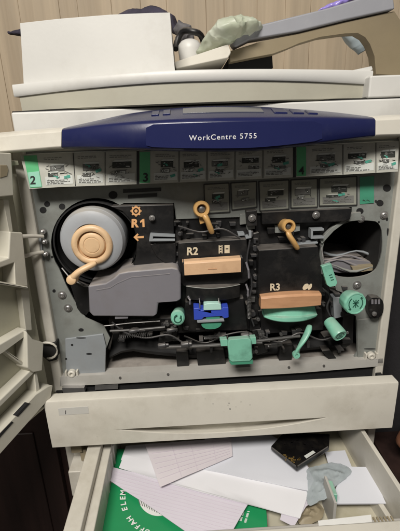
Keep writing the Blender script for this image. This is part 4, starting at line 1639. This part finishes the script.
# ------------------------------------------------------------------ things on top of the machine
def lump(name, path, radii, mt, label, cat, seed=1, flat=.7, n=16, amp=.25, fr=22, ridge=0.0, N_=22):
    from mathutils import noise
    pts = [Vector(p) for p in path]
    # resample
    q, rr = [], []
    for i in range(N_+1):
        t = i/N_*(len(pts)-1)
        k = min(int(t), len(pts)-2)
        u = t-k
        q.append(pts[k].lerp(pts[k+1], u))
        rr.append(radii[k]+(radii[k+1]-radii[k])*u)
    b = MB()
    b.tube(q, rr, n, flat)
    for v in b.b.verts:
        d = noise.noise_vector(v.co*fr+Vector((seed*3.1, 0, 0)))*amp + noise.noise_vector(v.co*fr*2.7)*amp*.5
        r_ = min(rr)+.5*(max(rr)-min(rr))
        if ridge:
            q0 = v.co*fr*1.3
            d = d + Vector((.3, -1, .6))*((noise.voronoi(q0)[0][0]-.4)*ridge + (noise.voronoi(q0*2.1)[0][0]-.4)*ridge*.5)
        v.co += d*r_
    o = b.build(name, M[mt], None, ang=30 if ridge else 80)
    return sg(o, label, cat)


lump('folded_umbrella', [at(8, 31, .5), at(20, 33, .5), at(60, 31, .5), at(115, 24, .47), at(140, 17, .46), at(156, 15, .46), at(170, 22, .45), at(176, 32, .44)],
     [.003, .012, .02, .022, .026, .026, .022, .012], 'navycl', 'dark folded umbrella lying behind the white document feeder', 'umbrella', 2, .7, 32, .3, 30, .4, 60)
lump('rolled_cloth', [at(176, 26, .30), at(184, 33, .30), at(190, 46, .30), at(184, 58, .30)], [.012, .02, .018, .012], 'greycl',
     'dusty grey cloth bundle stuffed beside the white feeder box', 'cloth', 5, .7, 40, .35, 34, .5, 50)
b = MB().tube([at(190-14.5*math.cos(k*.2), 49-19*math.sin(k*.2)+1.2*math.sin(k*.9), .2+.01*math.sin(k*.5)) for k in range(17)], .0058, 12)
o = b.build('power_cable', M['black'], None, ang=80)
sg(o, 'thick black cable looping over the white cup', 'cable')
c = at(190, 52, .2)
CU = MB().lathe(c-Vector((0, 0, .03)), (0.0, 0, 1), [(0, 0), (.019, 0), (.021, .02), (.0225, .034), (.0215, .042), (.016, .0485), (.009, .0515), (0, .0525)], 28)
sg(CU.build('plastic_cup', M['shell2'], None, ang=60), 'white domed plastic cup beneath the looped black cable', 'cup')
lump('plastic_bag', [at(199, 56, .13), at(208, 47, .12), at(217, 40, .11), at(227, 31, .10), at(239, 27, .11), at(251, 27, .11), at(264, 26, .12)],
     [.009, .016, .022, .027, .026, .018, .003], 'bagg', 'pale green crumpled plastic bag on the sloping feed tray', 'plastic bag', 4, .62, 64, .30, 34, .55, 90)
b = MB()
pts = [at(318, 11, .2), at(326, 9, .2), at(335, 6, .2), at(344, 2, .2), at(356, -3, .2)]
o = lump('plastic_wrapper', pts, [.003, .009, .012, .012, .006], 'purple', 'violet plastic wrapper lying on the slate grey feed tray', 'wrapper', 7, .5, 24, .3, 40, .5, 40)
o = lump('cloth_rag', [at(342, 32, .46), at(352, 38, .46), at(358, 44, .46), at(362, 52, .46)], [.014, .026, .024, .012], 'skyfilm', 'pale blue cloth rag hanging behind the feed tray support', 'cloth', 8, .6)

# ------------------------------------------------------------------ surroundings in shadow
# black pleated cloth added to fill the darkness right of the machine
b = MB()
rows = []
for i in range(49):
    x_ = .375+.8*i/48
    y_ = .06+.022*math.sin(i*1.15)+.01*math.sin(i*.47)
    rows.append([Vector((x_, y_, .0)), Vector((x_, y_, .93)), Vector((x_, y_+.006, .93)), Vector((x_, y_+.006, .0))])
o = b.loft(rows).build('added_cloth', M['cloth'], None, ang=70)
sg(o, 'black pleated cloth added to fill the darkness right of the photocopier', 'cloth')
# bag on a low stand by the drawer
lump('leather_bag', [(.40, -.05, .40), (.43, -.06, .43), (.47, -.06, .44), (.52, -.06, .42), (.56, -.05, .38)], [.02, .04, .045, .04, .02], 'rust',
     'rust brown leather bag beside the right wall of the open drawer', 'bag', 6, .9, 18, .2, 16)
b = MB().box(.375, .72, -.2, .04, .0, .02)
b.box(.375, .72, -.2, .04, .33, .36)
for (x_, y_) in ((.38, -.195), (.69, -.195), (.38, .01), (.69, .01)):
    b.box(x_, x_+.025, y_, y_+.025, .02, .33)
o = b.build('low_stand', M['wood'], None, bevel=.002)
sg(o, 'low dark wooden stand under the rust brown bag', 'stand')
# wooden furniture added to keep the lower left dark, under the open door
CB = empty('added_cupboard', (-.5, -.05, 0), 'dark reddish wooden furniture added to darken the space below the open door', 'added_cupboard')
b = MB().box(-.80, -.285, .05, .5, 0, .50)
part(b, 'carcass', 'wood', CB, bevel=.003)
for (x0, x1) in ((-.785, -.548), (-.540, -.300)):
    b = MB().box(x0, x1, .032, .05, .03, .47)
    d_ = part(b, 'cupboard_door', 'wood', CB, bevel=.002)
    b = MB().box(x0+.04, x1-.04, .027, .034, .08, .42)
    part(b, 'door_panel', 'wood', d_, bevel=.003)
